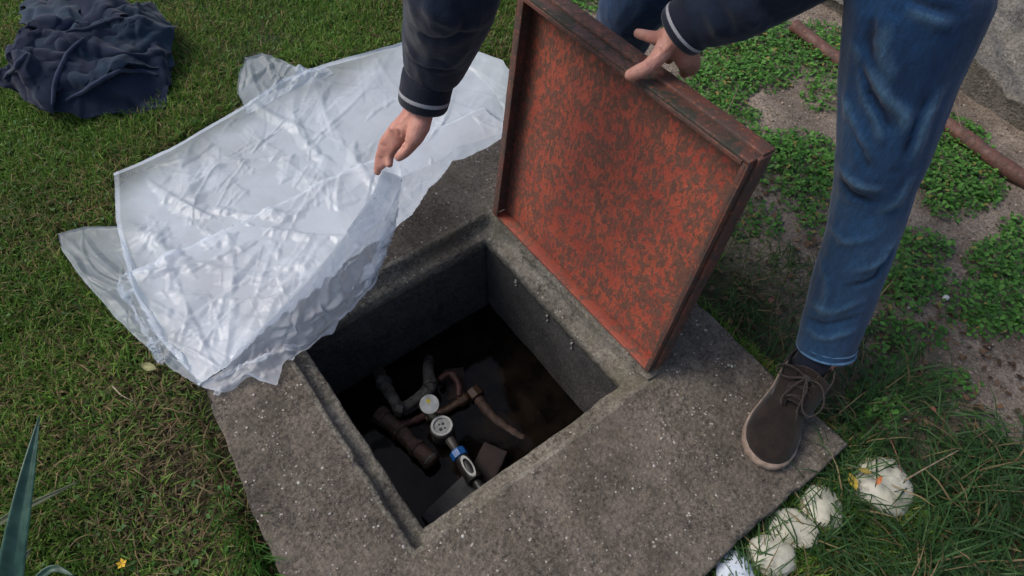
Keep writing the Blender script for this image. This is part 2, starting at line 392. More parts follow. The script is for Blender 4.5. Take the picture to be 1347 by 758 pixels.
g = fastmesh('ground', V, F, M_SOIL); g['kind'] = 'structure'

# ---------------------------------------------------------------- slab with a rebated square opening
slab = thing('concrete_slab', 'weathered speckled concrete slab with a square inspection opening', 'concrete slab', (A / 2, A / 2, 0))
def slab_mesh():
    n = 70
    corners_i = np.array([[0, 0], [A, 0], [A, A], [0, A]]); corners_o = np.array([[-.272, SY0 + .004], [SX1, SY0], [SX1 + .006, SY1], [-.165, SY1]])
    ts = np.linspace(0, 1, n, endpoint=False)
    ring = lambda c: np.concatenate([c[k] + (c[(k + 1) % 4] - c[k]) * ts[:, None] for k in range(4)])
    ci, co = ring(corners_i), ring(corners_o)
    ctr = np.array([A / 2, A / 2])
    def inset(d):                                   # square smaller/larger than the opening by d
        c = np.array([[-d, -d], [A + d, -d], [A + d, A + d], [-d, A + d]]); return ring(c)
    rows = []
    wob = np.array([fbm(p[0] * 9, p[1] * 9, 0, 31) for p in ci]) ; chip = np.array([max(0, fbm(p[0] * 22, p[1] * 22, 0, 77) - .25) for p in ci])
    for d, z in [(q_ * .87 if q_ < 0 else q_, z_) for q_, z_ in ((-.030, -.082), (-.0415, -.079), (-.041, -.048), (-.037, -.043), (-.029, -.041), (-.02, -.040), (-.010, -.039), (-.004, -.036), (-.001, -.026), (.0005, -.010), (.003, -.003), (.007, .0), (.014, .0005))]:
        q = inset(d + 0); out = (q - ctr) / np.linalg.norm(q - ctr, axis=1)[:, None]
        q = q + out * (wob * .004 + chip * .016 * (1 if -.003 < d < .01 else .3))[:, None]
        zz = z - (chip * .012 if -.003 < d < .01 else 0) - (wob * .003 if d < -.003 else 0)
        rows.append(np.column_stack([q, np.broadcast_to(zz, len(q))]))
    a = inset(.014)
    for t in np.linspace(.03, .985, 34):
        q = a * (1 - t) + co * t; z = .0022 * fbm(q[:, 0] * 12, q[:, 1] * 12, 0, 4) + .0012 * fbm(q[:, 0] * 60, q[:, 1] * 60, 0, 6, 2)
        rows.append(np.column_stack([q, z]))
    wo = np.array([fbm(p[0] * 7, p[1] * 7, 0, 91) + .5 * fbm(p[0] * 40, p[1] * 40, 0, 19) for p in co])
    for s, z in ((.994, -.001), (.999, -.006), (1.0, -.016), (1.0, -.06), (.998, -.17)):
        q = a * (1 - s) + co * s; out = (q - ctr) / np.linalg.norm(q - ctr, axis=1)[:, None]; chp = np.clip(np.array([fbm(p[0] * 18, p[1] * 18, 0, 57) for p in co]) - .22, 0, 1); q = q + out * (wo * .008 - chp * (.045 if z > -.03 else .01))[:, None]
        rows.append(np.column_stack([q, np.full(len(q), z)]))
    R = np.array(rows); m, k = R.shape[:2]; V = R.reshape(-1, 3)
    F = []; mi = []
    for r in range(m - 1):
        for j in range(k):
            F.append((r * k + j, (r + 1) * k + j, (r + 1) * k + (j + 1) % k, r * k + (j + 1) % k)); mi.append(1 if r < 12 else 0)
    return V, F, mi
V, F, mi = slab_mesh()
o = mesh('slab_body', V, F, [M_SLAB, M_RIM], None, True, mi); adopt(slab, o)
# shaft walls, four cast faces
i0 = .031; T = .06; ZB = -.40
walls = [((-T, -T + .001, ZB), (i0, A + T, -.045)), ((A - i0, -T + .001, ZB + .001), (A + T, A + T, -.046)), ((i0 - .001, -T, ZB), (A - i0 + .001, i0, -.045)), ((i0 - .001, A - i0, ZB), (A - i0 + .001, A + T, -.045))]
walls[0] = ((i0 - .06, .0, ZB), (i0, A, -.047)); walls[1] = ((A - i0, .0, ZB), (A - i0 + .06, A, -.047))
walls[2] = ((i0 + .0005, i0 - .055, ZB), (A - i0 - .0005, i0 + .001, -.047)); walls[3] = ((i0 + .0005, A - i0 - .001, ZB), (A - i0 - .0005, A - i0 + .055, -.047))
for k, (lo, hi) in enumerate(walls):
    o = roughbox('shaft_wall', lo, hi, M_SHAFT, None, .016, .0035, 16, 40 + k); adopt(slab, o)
# board seam and cement dribbles on the shaft faces
for (y0, z0, z1, wd) in ((A - i0 - .008, -.06, -.30, .012),):
    o = roughbox('cast_ridge', (.40, y0, z1), (.40 + wd, y0 + .012, z0), M_SHAFT, None, .01, .002, 40, 3); adopt(slab, o)
M_DRIP = simple('pale_lime_drip', (.34, .33, .30), .9)
for k, (yy_, z0, L) in enumerate(((.315, -.075, .05), (.215, -.08, .055), (.45, -.09, .03))):
    path = [(A - i0 - .001 - .001 * (q % 2), yy_ + .004 * math.sin(q * 1.7 + k), z0 - L * q / 8) for q in range(9)]
    V, F = tube(path, [.0022 + .0016 * math.sin(q * 2.1 + k) for q in range(9)], 6); o = mesh('lime_drip', V, F, M_DRIP); adopt(slab, o)
o = roughbox('mortar_blob', (A - .004, -.006, -.004), (A + .036, .022, .007), M_RIM, None, .006, .005, 45, 12); adopt(slab, o)
# pit floor
nx = 40; xx = np.linspace(-.05, A + .05, nx); Xp, Yp = np.meshgrid(xx, xx, indexing='ij')
Zp = ZB + .012 + .012 * fbm(Xp * 7, Yp * 7, 0, 61) + .02 * np.clip((.25 - Yp) / .3, 0, 1)
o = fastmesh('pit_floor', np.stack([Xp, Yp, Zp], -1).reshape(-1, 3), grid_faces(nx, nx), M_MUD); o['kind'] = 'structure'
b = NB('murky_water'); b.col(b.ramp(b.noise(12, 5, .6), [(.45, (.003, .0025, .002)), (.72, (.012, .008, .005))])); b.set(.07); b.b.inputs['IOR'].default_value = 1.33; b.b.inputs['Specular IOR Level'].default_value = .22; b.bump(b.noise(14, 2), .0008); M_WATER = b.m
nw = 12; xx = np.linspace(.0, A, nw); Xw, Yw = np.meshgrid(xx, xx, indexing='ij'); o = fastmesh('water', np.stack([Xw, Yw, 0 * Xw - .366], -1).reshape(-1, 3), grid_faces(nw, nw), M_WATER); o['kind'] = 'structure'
# pebbles standing proud of the cement
def ico():
    t = (1 + 5 ** .5) / 2
    v = np.array([(-1, t, 0), (1, t, 0), (-1, -t, 0), (1, -t, 0), (0, -1, t), (0, 1, t), (0, -1, -t), (0, 1, -t), (t, 0, -1), (t, 0, 1), (-t, 0, -1), (-t, 0, 1)]) / math.hypot(1, t)
    f = np.array([(0, 11, 5), (0, 5, 1), (0, 1, 7), (0, 7, 10), (0, 10, 11), (1, 5, 9), (5, 11, 4), (11, 10, 2), (10, 7, 6), (7, 1, 8), (3, 9, 4), (3, 4, 2), (3, 2, 6), (3, 6, 8), (3, 8, 9), (4, 9, 5), (2, 4, 11), (6, 2, 10), (8, 6, 7), (9, 8, 1)])
    return v, f
IV, IF = ico()
def pebbles(name, P, R, cols, mat, flat=.6):
    n = len(P); sc = rng.uniform(.7, 1.3, (n, 1, 3)) * R[:, None, None] * np.array([1, 1, flat])
    jit = 1 + rng.uniform(-.18, .18, (n, 12, 1)); V = P[:, None, :] + IV[None] * sc * jit
    F = IF[None] + (np.arange(n) * 12)[:, None, None]
    return fastmesh(name, V.reshape(-1, 3), F.reshape(-1, 3), mat, None, True, np.repeat(cols, 12, 0))
b = NB('pebble'); a_ = b.n('ShaderNodeAttribute', attribute_name='tint'); b.col(b.mix(b.ramp(b.noise(200), [(.4, 0.0), (.6, .4)]), a_.outputs['Color'], (.1, .09, .08))); b.set(.85); M_PEB = b.m
pts = rng.uniform([-.16, SY0 + .02], [SX1 - .02, SY1 - .02], (4200, 2)); keep = ~((pts[:, 0] > -.012) & (pts[:, 0] < A + .012) & (pts[:, 1] > -.012) & (pts[:, 1] < A + .012)); pts = pts[keep]
cl = fbm(pts[:, 0] * 6, pts[:, 1] * 6, 0, 23); pts = pts[rng.random(len(pts)) < .35 + 1.1 * cl]; R = .0008 + .0034 * rng.random(len(pts)) ** 5
cols = np.array([.36, .33, .29]) * rng.uniform(.35, 1.45, (len(pts), 1)) * rng.uniform(.92, 1.08, (len(pts), 3)); br = rng.random(len(pts)) < .035; cols[br] = [.58, .56, .51]
o = pebbles('embedded_pebbles', np.column_stack([pts, .0003 + 0 * R]), R, cols, M_PEB, .45); o['kind'] = 'stuff'; adopt(slab, o)

# ---------------------------------------------------------------- hatch lid, open on its hinge side
TH = math.radians(97); HX, HZ, LH = A + .036, .012, .612; LD = .036
lid = thing('hatch_lid', 'rusty red square metal hatch lid tipped open on the slab', 'hatch lid', (HX, A / 2, 0))
vv = np.array([-math.cos(TH), 0, math.sin(TH)]); nn = np.array([-math.sin(TH), 0, -math.cos(TH)])   # up the lid; out of its underside
def lidp(u, v, n): return np.array([HX, 0, HZ]) + np.array([0, 1, 0]) * u + vv * v + nn * n
def lidbox(name, lo, hi, mat, amp=.0006, seed=0, step=.02):
    o = roughbox(name, lo, hi, mat, None, step, amp, 22, seed)
    me = o.data; n = len(me.vertices); co = np.zeros(n * 3, np.float32); me.vertices.foreach_get('co', co); co = co.reshape(-1, 3).astype(float)
    P = np.array([HX, 0, HZ]) + co[:, :1] * np.array([[0, 1, 0]]) + co[:, 1:2] * vv + co[:, 2:3] * nn
    me.vertices.foreach_set('co', P.astype(np.float32).ravel()); me.flip_normals(); me.update(); adopt(lid, o); return o
U0, U1 = .004, A - .018
lidbox('panel', (U0 + .004, .004, -.004), (U1 - .004, LH - .004, .0), M_PANEL, .0018, 1, .012)
lidbox('flange', (U0, .004, -.006), (U0 + .005, LH, LD), M_FLANGE, .0008, 2)
lidbox('flange', (U1 - .005, .004, -.006), (U1, LH, LD), M_FLANGE, .0008, 3)
lidbox('flange', (U0 - .001, LH - .004, -.007), (U1 + .001, LH + .003, LD + .002), M_DARKFL, .0012, 4)
lidbox('rim_strip', (U0 - .003, LH - .001, -.022), (U1 + .003, LH + .009, .010), M_FLANGE, .0012, 5)
lidbox('hinge_flange', (U0 + .006, -.004, -.006), (U1 - .006, .004, LD - .006), M_REDSTRIP, .0012, 6)
lidbox('rim_strip', (U0 - .007, .01, -.012), (U0 + .0005, LH + .004, LD * .55), M_FLANGE, .0012, 7)
# folded inner lips of the angle iron
lidbox('angle_lip', (U0 + .004, .004, LD - .004), (U0 + .012, LH - .006, LD + .0005), M_FLANGE, .0007, 8)
lidbox('angle_lip', (U1 - .020, .004, LD - .004), (U1 - .004, LH - .006, LD + .0005), M_FLANGE, .0007, 9)
lidbox('angle_lip', (U0 + .012, LH - .012, LD - .002), (U1 - .02, LH - .003, LD + .003), M_FLANGE, .0009, 10)
for k, (u0, u1) in enumerate(((.10, .17), (A - .17, A - .10))):
    V, F = tube([lidp(u0 + (u1 - u0) * q / 5, -.006, -.004) for q in range(6)], .006, 12); o = mesh('hinge_knuckle', V, F, M_FLANGE); adopt(lid, o)

# ---------------------------------------------------------------- things in the pit
def path_thing(name, label, cat, pts, rad, mat, n=14, bands=(), group=None):
    t = thing(name, label, cat, pts[0], group)
    P = spline(pts, 24); V, F = tube(P, [rad * (1 + .16 * vnoise(k * .9 + pts[0][0] * 50, 3.3, 0, 5)) for k in range(24)], n); V = [v_ + .0018 * float(vnoise(v_[0] * 90, v_[1] * 90, v_[2] * 90, 3)) for v_ in V]; o = mesh('pipe_run', V, F, mat); adopt(t, o)
    for (f, r, L, m) in bands:
        k = f * 23; i = int(k); a = P[i]; d = P[min(i + 1, 23)] - P[max(i - 1, 0)]; d = d / np.linalg.norm(d)
        V, F = tube([a - d * L / 2, a - d * L / 2 + d * .002, a + d * L / 2 - d * .002, a + d * L / 2], [r * .9, r, r, r * .9], 8); o = mesh('fitting', V, F, m, None, False); bevel(o, .001); adopt(t, o)
    return t
M_BRASS = simple('tarnished_grey_fitting', (.06, .057, .05), .5, .3)
M_LAG = simple('lagged_grey_pipe', (.085, .082, .074), .9, 0, (50, .42), .004)
M_BLUE = simple('blue_plastic_collar', (.012, .11, .36), .4)
M_RED = simple('dull_red_fitting', (.055, .016, .012), .65)
M_ORG = simple('dull_orange_pipe', (.05, .024, .01), .6)
M_CAN = simple('brown_corroded_pipe', (.062, .032, .022), .75, 0, (40, .35), .003)
M_WHT = simple('grimy_white_plastic', (.42, .43, .41), .45)
M_BLK = simple('black_plastic', (.02, .02, .02), .4)
M_YEL = simple('yellow_sticker', (.5, .42, .03), .5)
zf = -.37
def ap(u, v, z): return tuple(at(u, v, z))
path_thing('lagged_pipe', 'grey lagged pipe bent in a U in the pit behind the water meter', 'pipe', [ap(497, 486, -.40), ap(503, 500, -.32), ap(518, 526, -.315), ap(524, 536, -.318), ap(530, 537, -.32), ap(556, 520, -.32), ap(565, 512, -.317), ap(566, 505, -.315), ap(563, 486, -.33), ap(566, 470, -.40)], .017, M_LAG, 14, ((.15, .023, .02, M_LAG), (.40, .023, .022, M_BRASS), (.62, .022, .016, M_LAG), (.80, .023, .02, M_BRASS)))
path_thing('corroded_pipe', 'thick brown corroded pipe lying left of the water meter', 'pipe', [ap(503, 548, zf + .03), ap(530, 572, zf + .03), ap(570, 610, zf + .03)], .022, M_CAN, 16, ((.04, .028, .03, M_CAN), (.45, .0265, .012, M_CAN), (.75, .0265, .012, M_CAN), (.97, .027, .008, M_LAG)))
path_thing('red_pipe', 'small dull red pipe bent beside the far side of the meter', 'pipe', [ap(578, 500, -.33), ap(592, 492, -.33), ap(603, 505, -.33), ap(604, 522, -.34)], .009, M_RED)
path_thing('orange_pipe', 'dull orange pipe crossing behind the water meter', 'pipe', [ap(560, 552, -.36), ap(590, 538, -.355), ap(615, 522, -.35)], .012, M_ORG, 12, ((.9, .017, .025, M_ORG),))
path_thing('cross_pipe', 'dim reddish pipe lying low across the pit left of the meter', 'pipe', [ap(520, 560, -.365), ap(548, 552, -.358), ap(570, 540, -.36)], .012, M_RED, 12)
path_thing('sunken_pipe', 'dark brown pipe half sunk in mud right of the meter', 'pipe', [ap(622, 515, zf + .01), ap(650, 550, zf), ap(690, 580, zf - .01)], .014, M_CAN, 12, ((.05, .024, .03, M_ORG),))
path_thing('feed_pipe', 'short grimy feed pipe joining the lagged pipe to the meter', 'pipe', [ap(548, 526, -.325), ap(562, 540, -.33), ap(578, 556, -.34)], .012, M_BRASS, 12)
mt = thing('water_meter', 'round white water meter with its lid flipped open and a blue collar', 'water meter', at(580, 560, -.35))
def disc(name, c, r, h, mat, nrm=(0, 0, 1), n=28, bev=.002):
    c = np.array(c); nrm = np.array(nrm, float); nrm /= np.linalg.norm(nrm)
    V, F = tube([c, c + nrm * bev, c + nrm * (h - bev), c + nrm * h], [r - bev * .6, r, r, r - bev * .6], n); o = mesh(name, V, F, mat, None, True)
    m = o.modifiers.new('e', 'EDGE_SPLIT'); m.split_angle = math.radians(40); adopt(mt, o); return o
dc = np.array(at(581, 560, -.29)); disc('meter_body', dc - [0, 0, .06], .032, .055, M_BRASS)
V, F = [], []
for k in range(40):                                   # raised white ring round the dial
    a = 2 * math.pi * k / 40
    for r, z in ((.0285, 0), (.0285, .006), (.0225, .006), (.0225, .0)): V.append((dc[0] + r * math.cos(a), dc[1] + r * math.sin(a), dc[2] + z - .005))
F = [(k * 4 + j, ((k + 1) % 40) * 4 + j, ((k + 1) % 40) * 4 + (j + 1) % 4, k * 4 + (j + 1) % 4) for k in range(40) for j in range(4)]
adopt(mt, mesh('dial_ring', V, F, M_WHT, None, False))
disc('dial', dc - [0, 0, .007], .0225, .003, simple('dial_face', (.30, .31, .30), .25), bev=.0005)
for (dx, dy, r) in ((.006, .004, .004), (-.007, -.006, .005), (.004, -.009, .003), (-.003, .008, .003)):
    disc('dial_counter', dc + [dx, dy, -.004], r, .0012, M_BLK, n=12, bev=.0003)
lc = np.array(at(565, 532, -.262)); ln = np.array([-.15, -.35, .92])
disc('meter_cap', lc, .026, .006, M_WHT, ln); disc('cap_recess', lc + ln * .0055, .021, .0012, simple('cap_inside', (.36, .38, .38), .35), ln, bev=.0003)
disc('sticker', lc + ln * .0066 + np.array([.002, .008, .003]), .0065, .0008, M_YEL, ln, 8, .0002)
ax = np.array(at(612, 612, -.31)) - np.array(at(592, 580, -.31)); ax /= np.linalg.norm(ax)
s0 = np.array(at(591, 577, -.315))
for nm, a, c, r0, r1, m, n in (('outlet', 0, .045, .014, .012, M_BRASS, 12), ('blue_collar', .040, .062, .0225, .0225, M_BLUE, 8), ('valve_body', .062, .135, .019, .024, M_BLK, 12), ('outlet_pipe', .135, .26, .013, .012, M_BLK, 12)):
    V, F = tube([s0 + ax * a, s0 + ax * (a + .002), s0 + ax * (c - .002), s0 + ax * c], [r0 * .93, r0, r1, r1 * .93], n); o = mesh(nm, V, F, m, None, n > 8); adopt(mt, o)
pl = s0 + ax * .100 + np.array([0, 0, .023]); V = []; per = np.cross(ax, [0, 0, 1])
for k in range(24):
    a = 2 * math.pi * k / 24
    for r, z in ((1, 0), (1, .003), (.72, .003), (.72, 0)): V.append(pl + ax * .032 * r * math.cos(a) + per * .0125 * r * math.sin(a) + np.array([0, 0, z]))
adopt(mt, mesh('valve_plate', V, [(k * 4 + j, ((k + 1) % 24) * 4 + j, ((k + 1) % 24) * 4 + (j + 1) % 4, k * 4 + (j + 1) % 4) for k in range(24) for j in range(4)], M_WHT, None, False))
def rot_box(name, c, size, ang, mat, label, cat, seed):
    o = roughbox(name, [-s / 2 for s in size], [s / 2 for s in size], mat, None, .012, .002, 40, seed); o.location = tuple(map(float, c)); o.rotation_euler = (0, 0, ang); return tag(o, label, cat)
rot_box('flat_stone', at(598, 668, -.35), (.15, .085, .035), .15, simple('slate_grey', (.035, .035, .036), .7), 'flat grey stone on the pit floor at the near corner', 'stone', 5)
rot_box('brick', at(640, 618, -.36), (.12, .07, .05), .5, simple('dark_red_brick', (.02, .011, .009), .85), 'dark red broken brick at the pit edge beside the meter valve', 'brick', 6)
rot_box('broken_brick', at(600, 508, -.385), (.10, .06, .04), 1.1, simple('brown_brick', (.018, .011, .008), .85), 'brown broken brick lying in mud behind the meter', 'brick', 9)

# ---------------------------------------------------------------- polythene sheet
def poly3(pts, n):
    """boundary points (u, v, z) -> n world points evenly spaced"""
    W = np.array([at(*p) for p in pts]); L = np.concatenate([[0], np.cumsum(np.linalg.norm(np.diff(W, axis=0), axis=1))])
    if L[-1] < 1e-6: return np.repeat(W[:1], n, 0)
    t = np.linspace(0, L[-1], n); q = np.stack([np.interp(t, L, W[:, k]) for k in range(3)], 1)
    for _ in range(2): q[1:-1] = .5 * q[1:-1] + .25 * (q[2:] + q[:-2])
    return q
def coons(left, right, bottom, top, nu, nv):
    """bottom: left0->right0, top: left1->right1"""
    B, Tp = poly3(bottom, nu), poly3(top, nu); Lf, Rt = poly3(left, nv), poly3(right, nv)
    u = np.linspace(0, 1, nu)[:, None, None]; v = np.linspace(0, 1, nv)[None, :, None]
    return ((1 - v) * B[:, None] + v * Tp[:, None] + (1 - u) * Lf[None] + u * Rt[None]
            - ((1 - u) * (1 - v) * B[0] + u * (1 - v) * B[-1] + (1 - u) * v * Tp[0] + u * v * Tp[-1]))
def floor_sheet(x, y):
    slab_in = (x > SX0 - .01) & (x < SX1) & (y > SY0) & (y < SY1); hole = (x > .0) & (x < A) & (y > 0) & (y < A)
    z = np.where(slab_in, .004, -.022); return np.where(hole, -.5, z)
def relax(P, scale, w, iters=220, grav=.00025, noise=.004, seed=0, floor=floor_sheet, bend=.25, drag=.97, aniso=(1, 1)):
    nu, nv = P.shape[:2]; P0 = P.copy(); r = np.random.default_rng(seed)
    rest = []
    for (du, dv, st) in ((1, 0, 1), (0, 1, 1), (1, 1, .7), (1, -1, .7), (2, 0, bend), (0, 2, bend), (4, 0, bend * .5), (0, 4, bend * .5)):
        a = (slice(0, nu - du), slice(max(0, -dv), nv - max(0, dv))); b = (slice(du, nu), slice(max(0, dv), nv - max(0, -dv)))
        L = np.linalg.norm(P[b] - P[a], axis=2); k = scale if du and dv else (scale if du == 0 else scale)
        L = L * (k * (aniso[0] if dv == 0 else aniso[1] if du == 0 else 1))
        rest.append((a, b, L, st))
    X_, Y_ = np.meshgrid(np.arange(nu), np.arange(nv), indexing='ij')
    P[..., 2] += noise * (fbm(X_ / 9., Y_ / 9., 0, seed) + .6 * fbm(X_ / 3.5, Y_ / 3.5, 0, seed + 3)) * np.minimum(1, w)
    v = np.zeros_like(P); W = w[..., None]
    for it in range(iters):
        old = P.copy(); P = P + v * drag * W; P[..., 2] -= grav * w
        for a, b, L, st in rest:
            d = P[b] - P[a]; l = np.linalg.norm(d, axis=2) + 1e-9; wa, wb = w[a], w[b]; ws = wa + wb + 1e-9
            c = (d / l[..., None]) * ((l - L) / ws * st * .34)[..., None]
            Q = np.zeros_like(P); Q[a] += c * wa[..., None]; Q[b] -= c * wb[..., None]; P = P + Q
        P = P + (P0 - P) * (.0 + .02 * (w[..., None] < .5))
        f = floor(P[..., 0], P[..., 1]); P[..., 2] = np.maximum(P[..., 2], f); v = (P - old) * .9
    return P
def hand_weights(nu, nv, P, hand, rad=.03, edge=.25):
    w = np.ones((nu, nv)); w[0, :] = w[-1, :] = edge; w[:, 0] = w[:, -1] = edge
    d = np.linalg.norm(P - hand, axis=2); w[d < rad] = 0; return w
HAND = at(505, 224, .38)
sheet = thing('plastic_sheet', 'crumpled translucent white plastic sheet held up over the pit by one hand', 'plastic sheet', at(300, 300, 0))
def creases(P, specs, seed, amp=1.0, clamp=None):
    """tent-shaped folds with sharp ridge lines laid over the draped sheet"""
    r = np.random.default_rng(seed); nu, nv = P.shape[:2]; Q = P.copy()
    N = np.cross(np.gradient(P, axis=0), np.gradient(P, axis=1)); N /= np.linalg.norm(N, axis=2)[..., None] + 1e-12
    N *= np.sign(N[..., 2:3] + 1e-9); h = np.zeros((nu, nv))
    for (n, focus, lmin, lmax, wmin, wmax, hm) in specs:
        for _ in range(n):
            i, j = r.integers(0, nu), r.integers(0, nv); c = P[i, j]
            if focus is None: d = r.normal(0, 1, 3)
            else: d = np.array(focus) - c + r.normal(0, .08, 3)
            d = d - N[i, j] * (d @ N[i, j]); d /= np.linalg.norm(d) + 1e-9; e = np.cross(N[i, j], d)
            L, w_, a = r.uniform(lmin, lmax), r.uniform(wmin, wmax), hm * r.uniform(.4, 1) * (1 if r.random() < .72 else -.8)
            R_ = P - c; s = R_ @ d; t = R_ @ e + (s ** 2) * r.normal(0, 1.2) ; t = np.where(t > 0, t / (w_ * r.uniform(.3, 1)), -t / w_)
            h += a * np.clip(1 - t, 0, 1) ** (1.0 if w_ > .01 else 1.3) * np.clip(1 - (s / L) ** 2, 0, 1) * (np.abs(R_ @ N[i, j]) < .12)
    if clamp is not None:                        # quieter towards the free edges
        iu_, iv_ = np.meshgrid(np.linspace(0, 1, nu), np.linspace(0, 1, nv), indexing='ij')
        e_ = np.minimum(np.minimum(iu_, 1 - iu_), np.minimum(iv_, 1 - iv_)) / clamp; h *= .25 + .75 * np.clip(e_, 0, 1)
    return Q + N * (h * amp)[..., None]
def sheet_part(P, mat, op=None):
    nu, nv = P.shape[:2]; op = np.ones((nu, nv)) if op is None else op; X_, Y_ = P[..., 0], P[..., 1]
    P = P + .004 * np.stack([fbm(X_ * 14, Y_ * 14, 0, 5), fbm(X_ * 14, Y_ * 14, 0, 9), 0 * X_], -1)
    P[..., 2] = np.maximum(P[..., 2], floor_sheet(P[..., 0], P[..., 1]) + .001)
    op = np.ones((nu, nv)) if op is None else op
    o = fastmesh('sheet_layer', P.reshape(-1, 3), grid_faces(nu, nv), mat, None, True, np.repeat(op.reshape(-1, 1), 3, 1)); adopt(sheet, o)
    return o
def up2(P, k=2):
    """bicubic-ish upsampling of a draped grid"""
    for ax in (0, 1):
        n = P.shape[ax]; t = np.linspace(0, n - 1, (n - 1) * k + 1); i = np.clip(t.astype(int), 0, n - 2); u = (t - i)
        g = lambda q: np.take(P, np.clip(q, 0, n - 1), ax); sh = [1, 1, 1]; sh[ax] = -1; u = u.reshape(sh) if P.ndim == 3 else u
        a, b_, c, d = g(i - 1), g(i), g(i + 1), g(i + 2)
        P = .5 * (2 * b_ + (c - a) * u + (2 * a - 5 * b_ + 4 * c - d) * u ** 2 + (3 * b_ - a - 3 * c + d) * u ** 3)
    return P
crease = [(262, 505, .012), (300, 478, .03), (345, 430, .07), (400, 372, .13), (455, 305, .22), (490, 250, .32), (503, 224, .38)]
left_u = [(150, 228, -.020), (153, 290, -.020), (172, 370, -.019), (205, 442, -.012), (262, 505, .012)]
top_u = [(150, 228, -.020), (225, 195, -.020), (318, 141, -.020), (372, 104, -.018), (430, 84, -.018), (530, 55, -.01), (625, 66, .04), (662, 78, .08), (686, 108, .09)]
right_u = [(503, 224, .38), (530, 232, .34), (556, 222, .26), (575, 212, .19), (602, 192, .12), (640, 182, .10), (670, 172, .09), (690, 142, .10), (686, 108, .09)]
P = coons([*left_u], [*right_u][::-1], top_u, crease, 150, 130)
w = hand_weights(150, 130, P, HAND, .03, .03)
Pu = relax(P, 1.045, w, 200, .00012, .05, 11)
Pu = creases(up2(Pu), [(36, HAND, .18, .50, .018, .06, .013), (26, at(262, 505, .01), .15, .45, .018, .06, .009), (20, at(300, 330, 0), .15, .40, .06, .14, .016),
                       (60, HAND, .10, .34, .004, .010, .0024), (60, at(262, 505, .01), .08, .3, .004, .010, .0024), (170, None, .06, .26, .004, .010, .0022), (40, at(420, 60, 0), .10, .35, .005, .02, .005), (40, at(150, 420, 0), .10, .35, .005, .02, .005), (60, at(560, -40, 0), .10, .40, .006, .025, .006), (24, at(690, 110, .05), .08, .3, .008, .02, .008)], 5, .68, .05)
iu, iv = np.meshgrid(np.linspace(0, 1, Pu.shape[0]), np.linspace(0, 1, Pu.shape[1]), indexing='ij')
tearn = fbm(Pu[..., 0] * 6, Pu[..., 1] * 6, 0, 40)
sheet_part(Pu, M_PL2, 1 - .5 * np.clip(1.25 - iv / (.13 + .09 * tearn), 0, 1) * np.clip((.70 - iu) * 5, 0, 1) * (iv > .012) - .35 * np.clip(1 - iu / (.06 + .04 * tearn), 0, 1) * (iu > .01) - .35 * np.clip((iu - .80) / .2, 0, 1) + .1 * tearn)
bot = [(262, 507, .008), (293, 519, .006), (330, 499, .01), (365, 509, .008), (374, 478, .012), (402, 464, .005), (440, 424, .01), (490, 374, .03), (514, 310, .14), (526, 262, .25), (530, 238, .34)]
cr2 = [(262, 505, .010)] + [(u + 1, v + 1, z - .002) for u, v, z in crease[1:]]
P = coons([(262, 505, .010), (262, 507, .008)], [(504, 225, .378), (530, 238, .34)], cr2, bot, 130, 46)
w = hand_weights(130, 46, P, HAND, .03, .02)
Ph = relax(P, 1.03, w, 120, .00006, .02, 23)
sheet_part(creases(up2(Ph), [(30, HAND, .15, .45, .012, .03, .012), (20, at(262, 505, .01), .12, .35, .012, .03, .008), (60, HAND, .08, .25, .004, .010, .0022), (30, None, .04, .12, .005, .010, .0015)], 8, 1, .2), M_PL3)
P = coons([(158, 296, -.012), (110, 297, -.012), (75, 308, -.016)], [(275, 500, .0), (262, 507, .002)], [(158, 296, -.012), (190, 385, -.008), (225, 450, -.004), (275, 500, .0)], [(75, 308, -.016), (80, 330, -.016), (112, 374, -.016), (150, 420, -.016), (190, 456, -.014), (228, 490, -.008), (262, 507, .002)], 80, 46)
sheet_part(creases(up2(relax(P, 1.04, hand_weights(80, 46, P, HAND, .001), 100, .0002, .012, 31)), [(30, at(262, 505, 0), .08, .3, .01, .03, .009), (40, None, .03, .1, .005, .01, .003)], 3, 1, .1), M_PL1)
P = coons([(325, 150, -.014), (312, 120, -.012), (313, 95, -.010), (322, 75, -.01)], [(440, 95, -.01), (432, 88, -.012), (426, 86, -.012)], [(325, 150, -.014), (370, 125, -.012), (440, 95, -.01)], [(322, 75, -.01), (345, 67, .0), (372, 76, .0), (400, 90, -.005), (426, 86, -.012)], 70, 40)
sheet_part(creases(up2(relax(P, 1.05, hand_weights(70, 40, P, HAND, .001), 100, .0002, .012, 37)), [(30, at(330, 150, 0), .08, .2, .01, .03, .012), (30, None, .03, .1, .005, .01, .003)], 4, 1, .1), M_PL1)

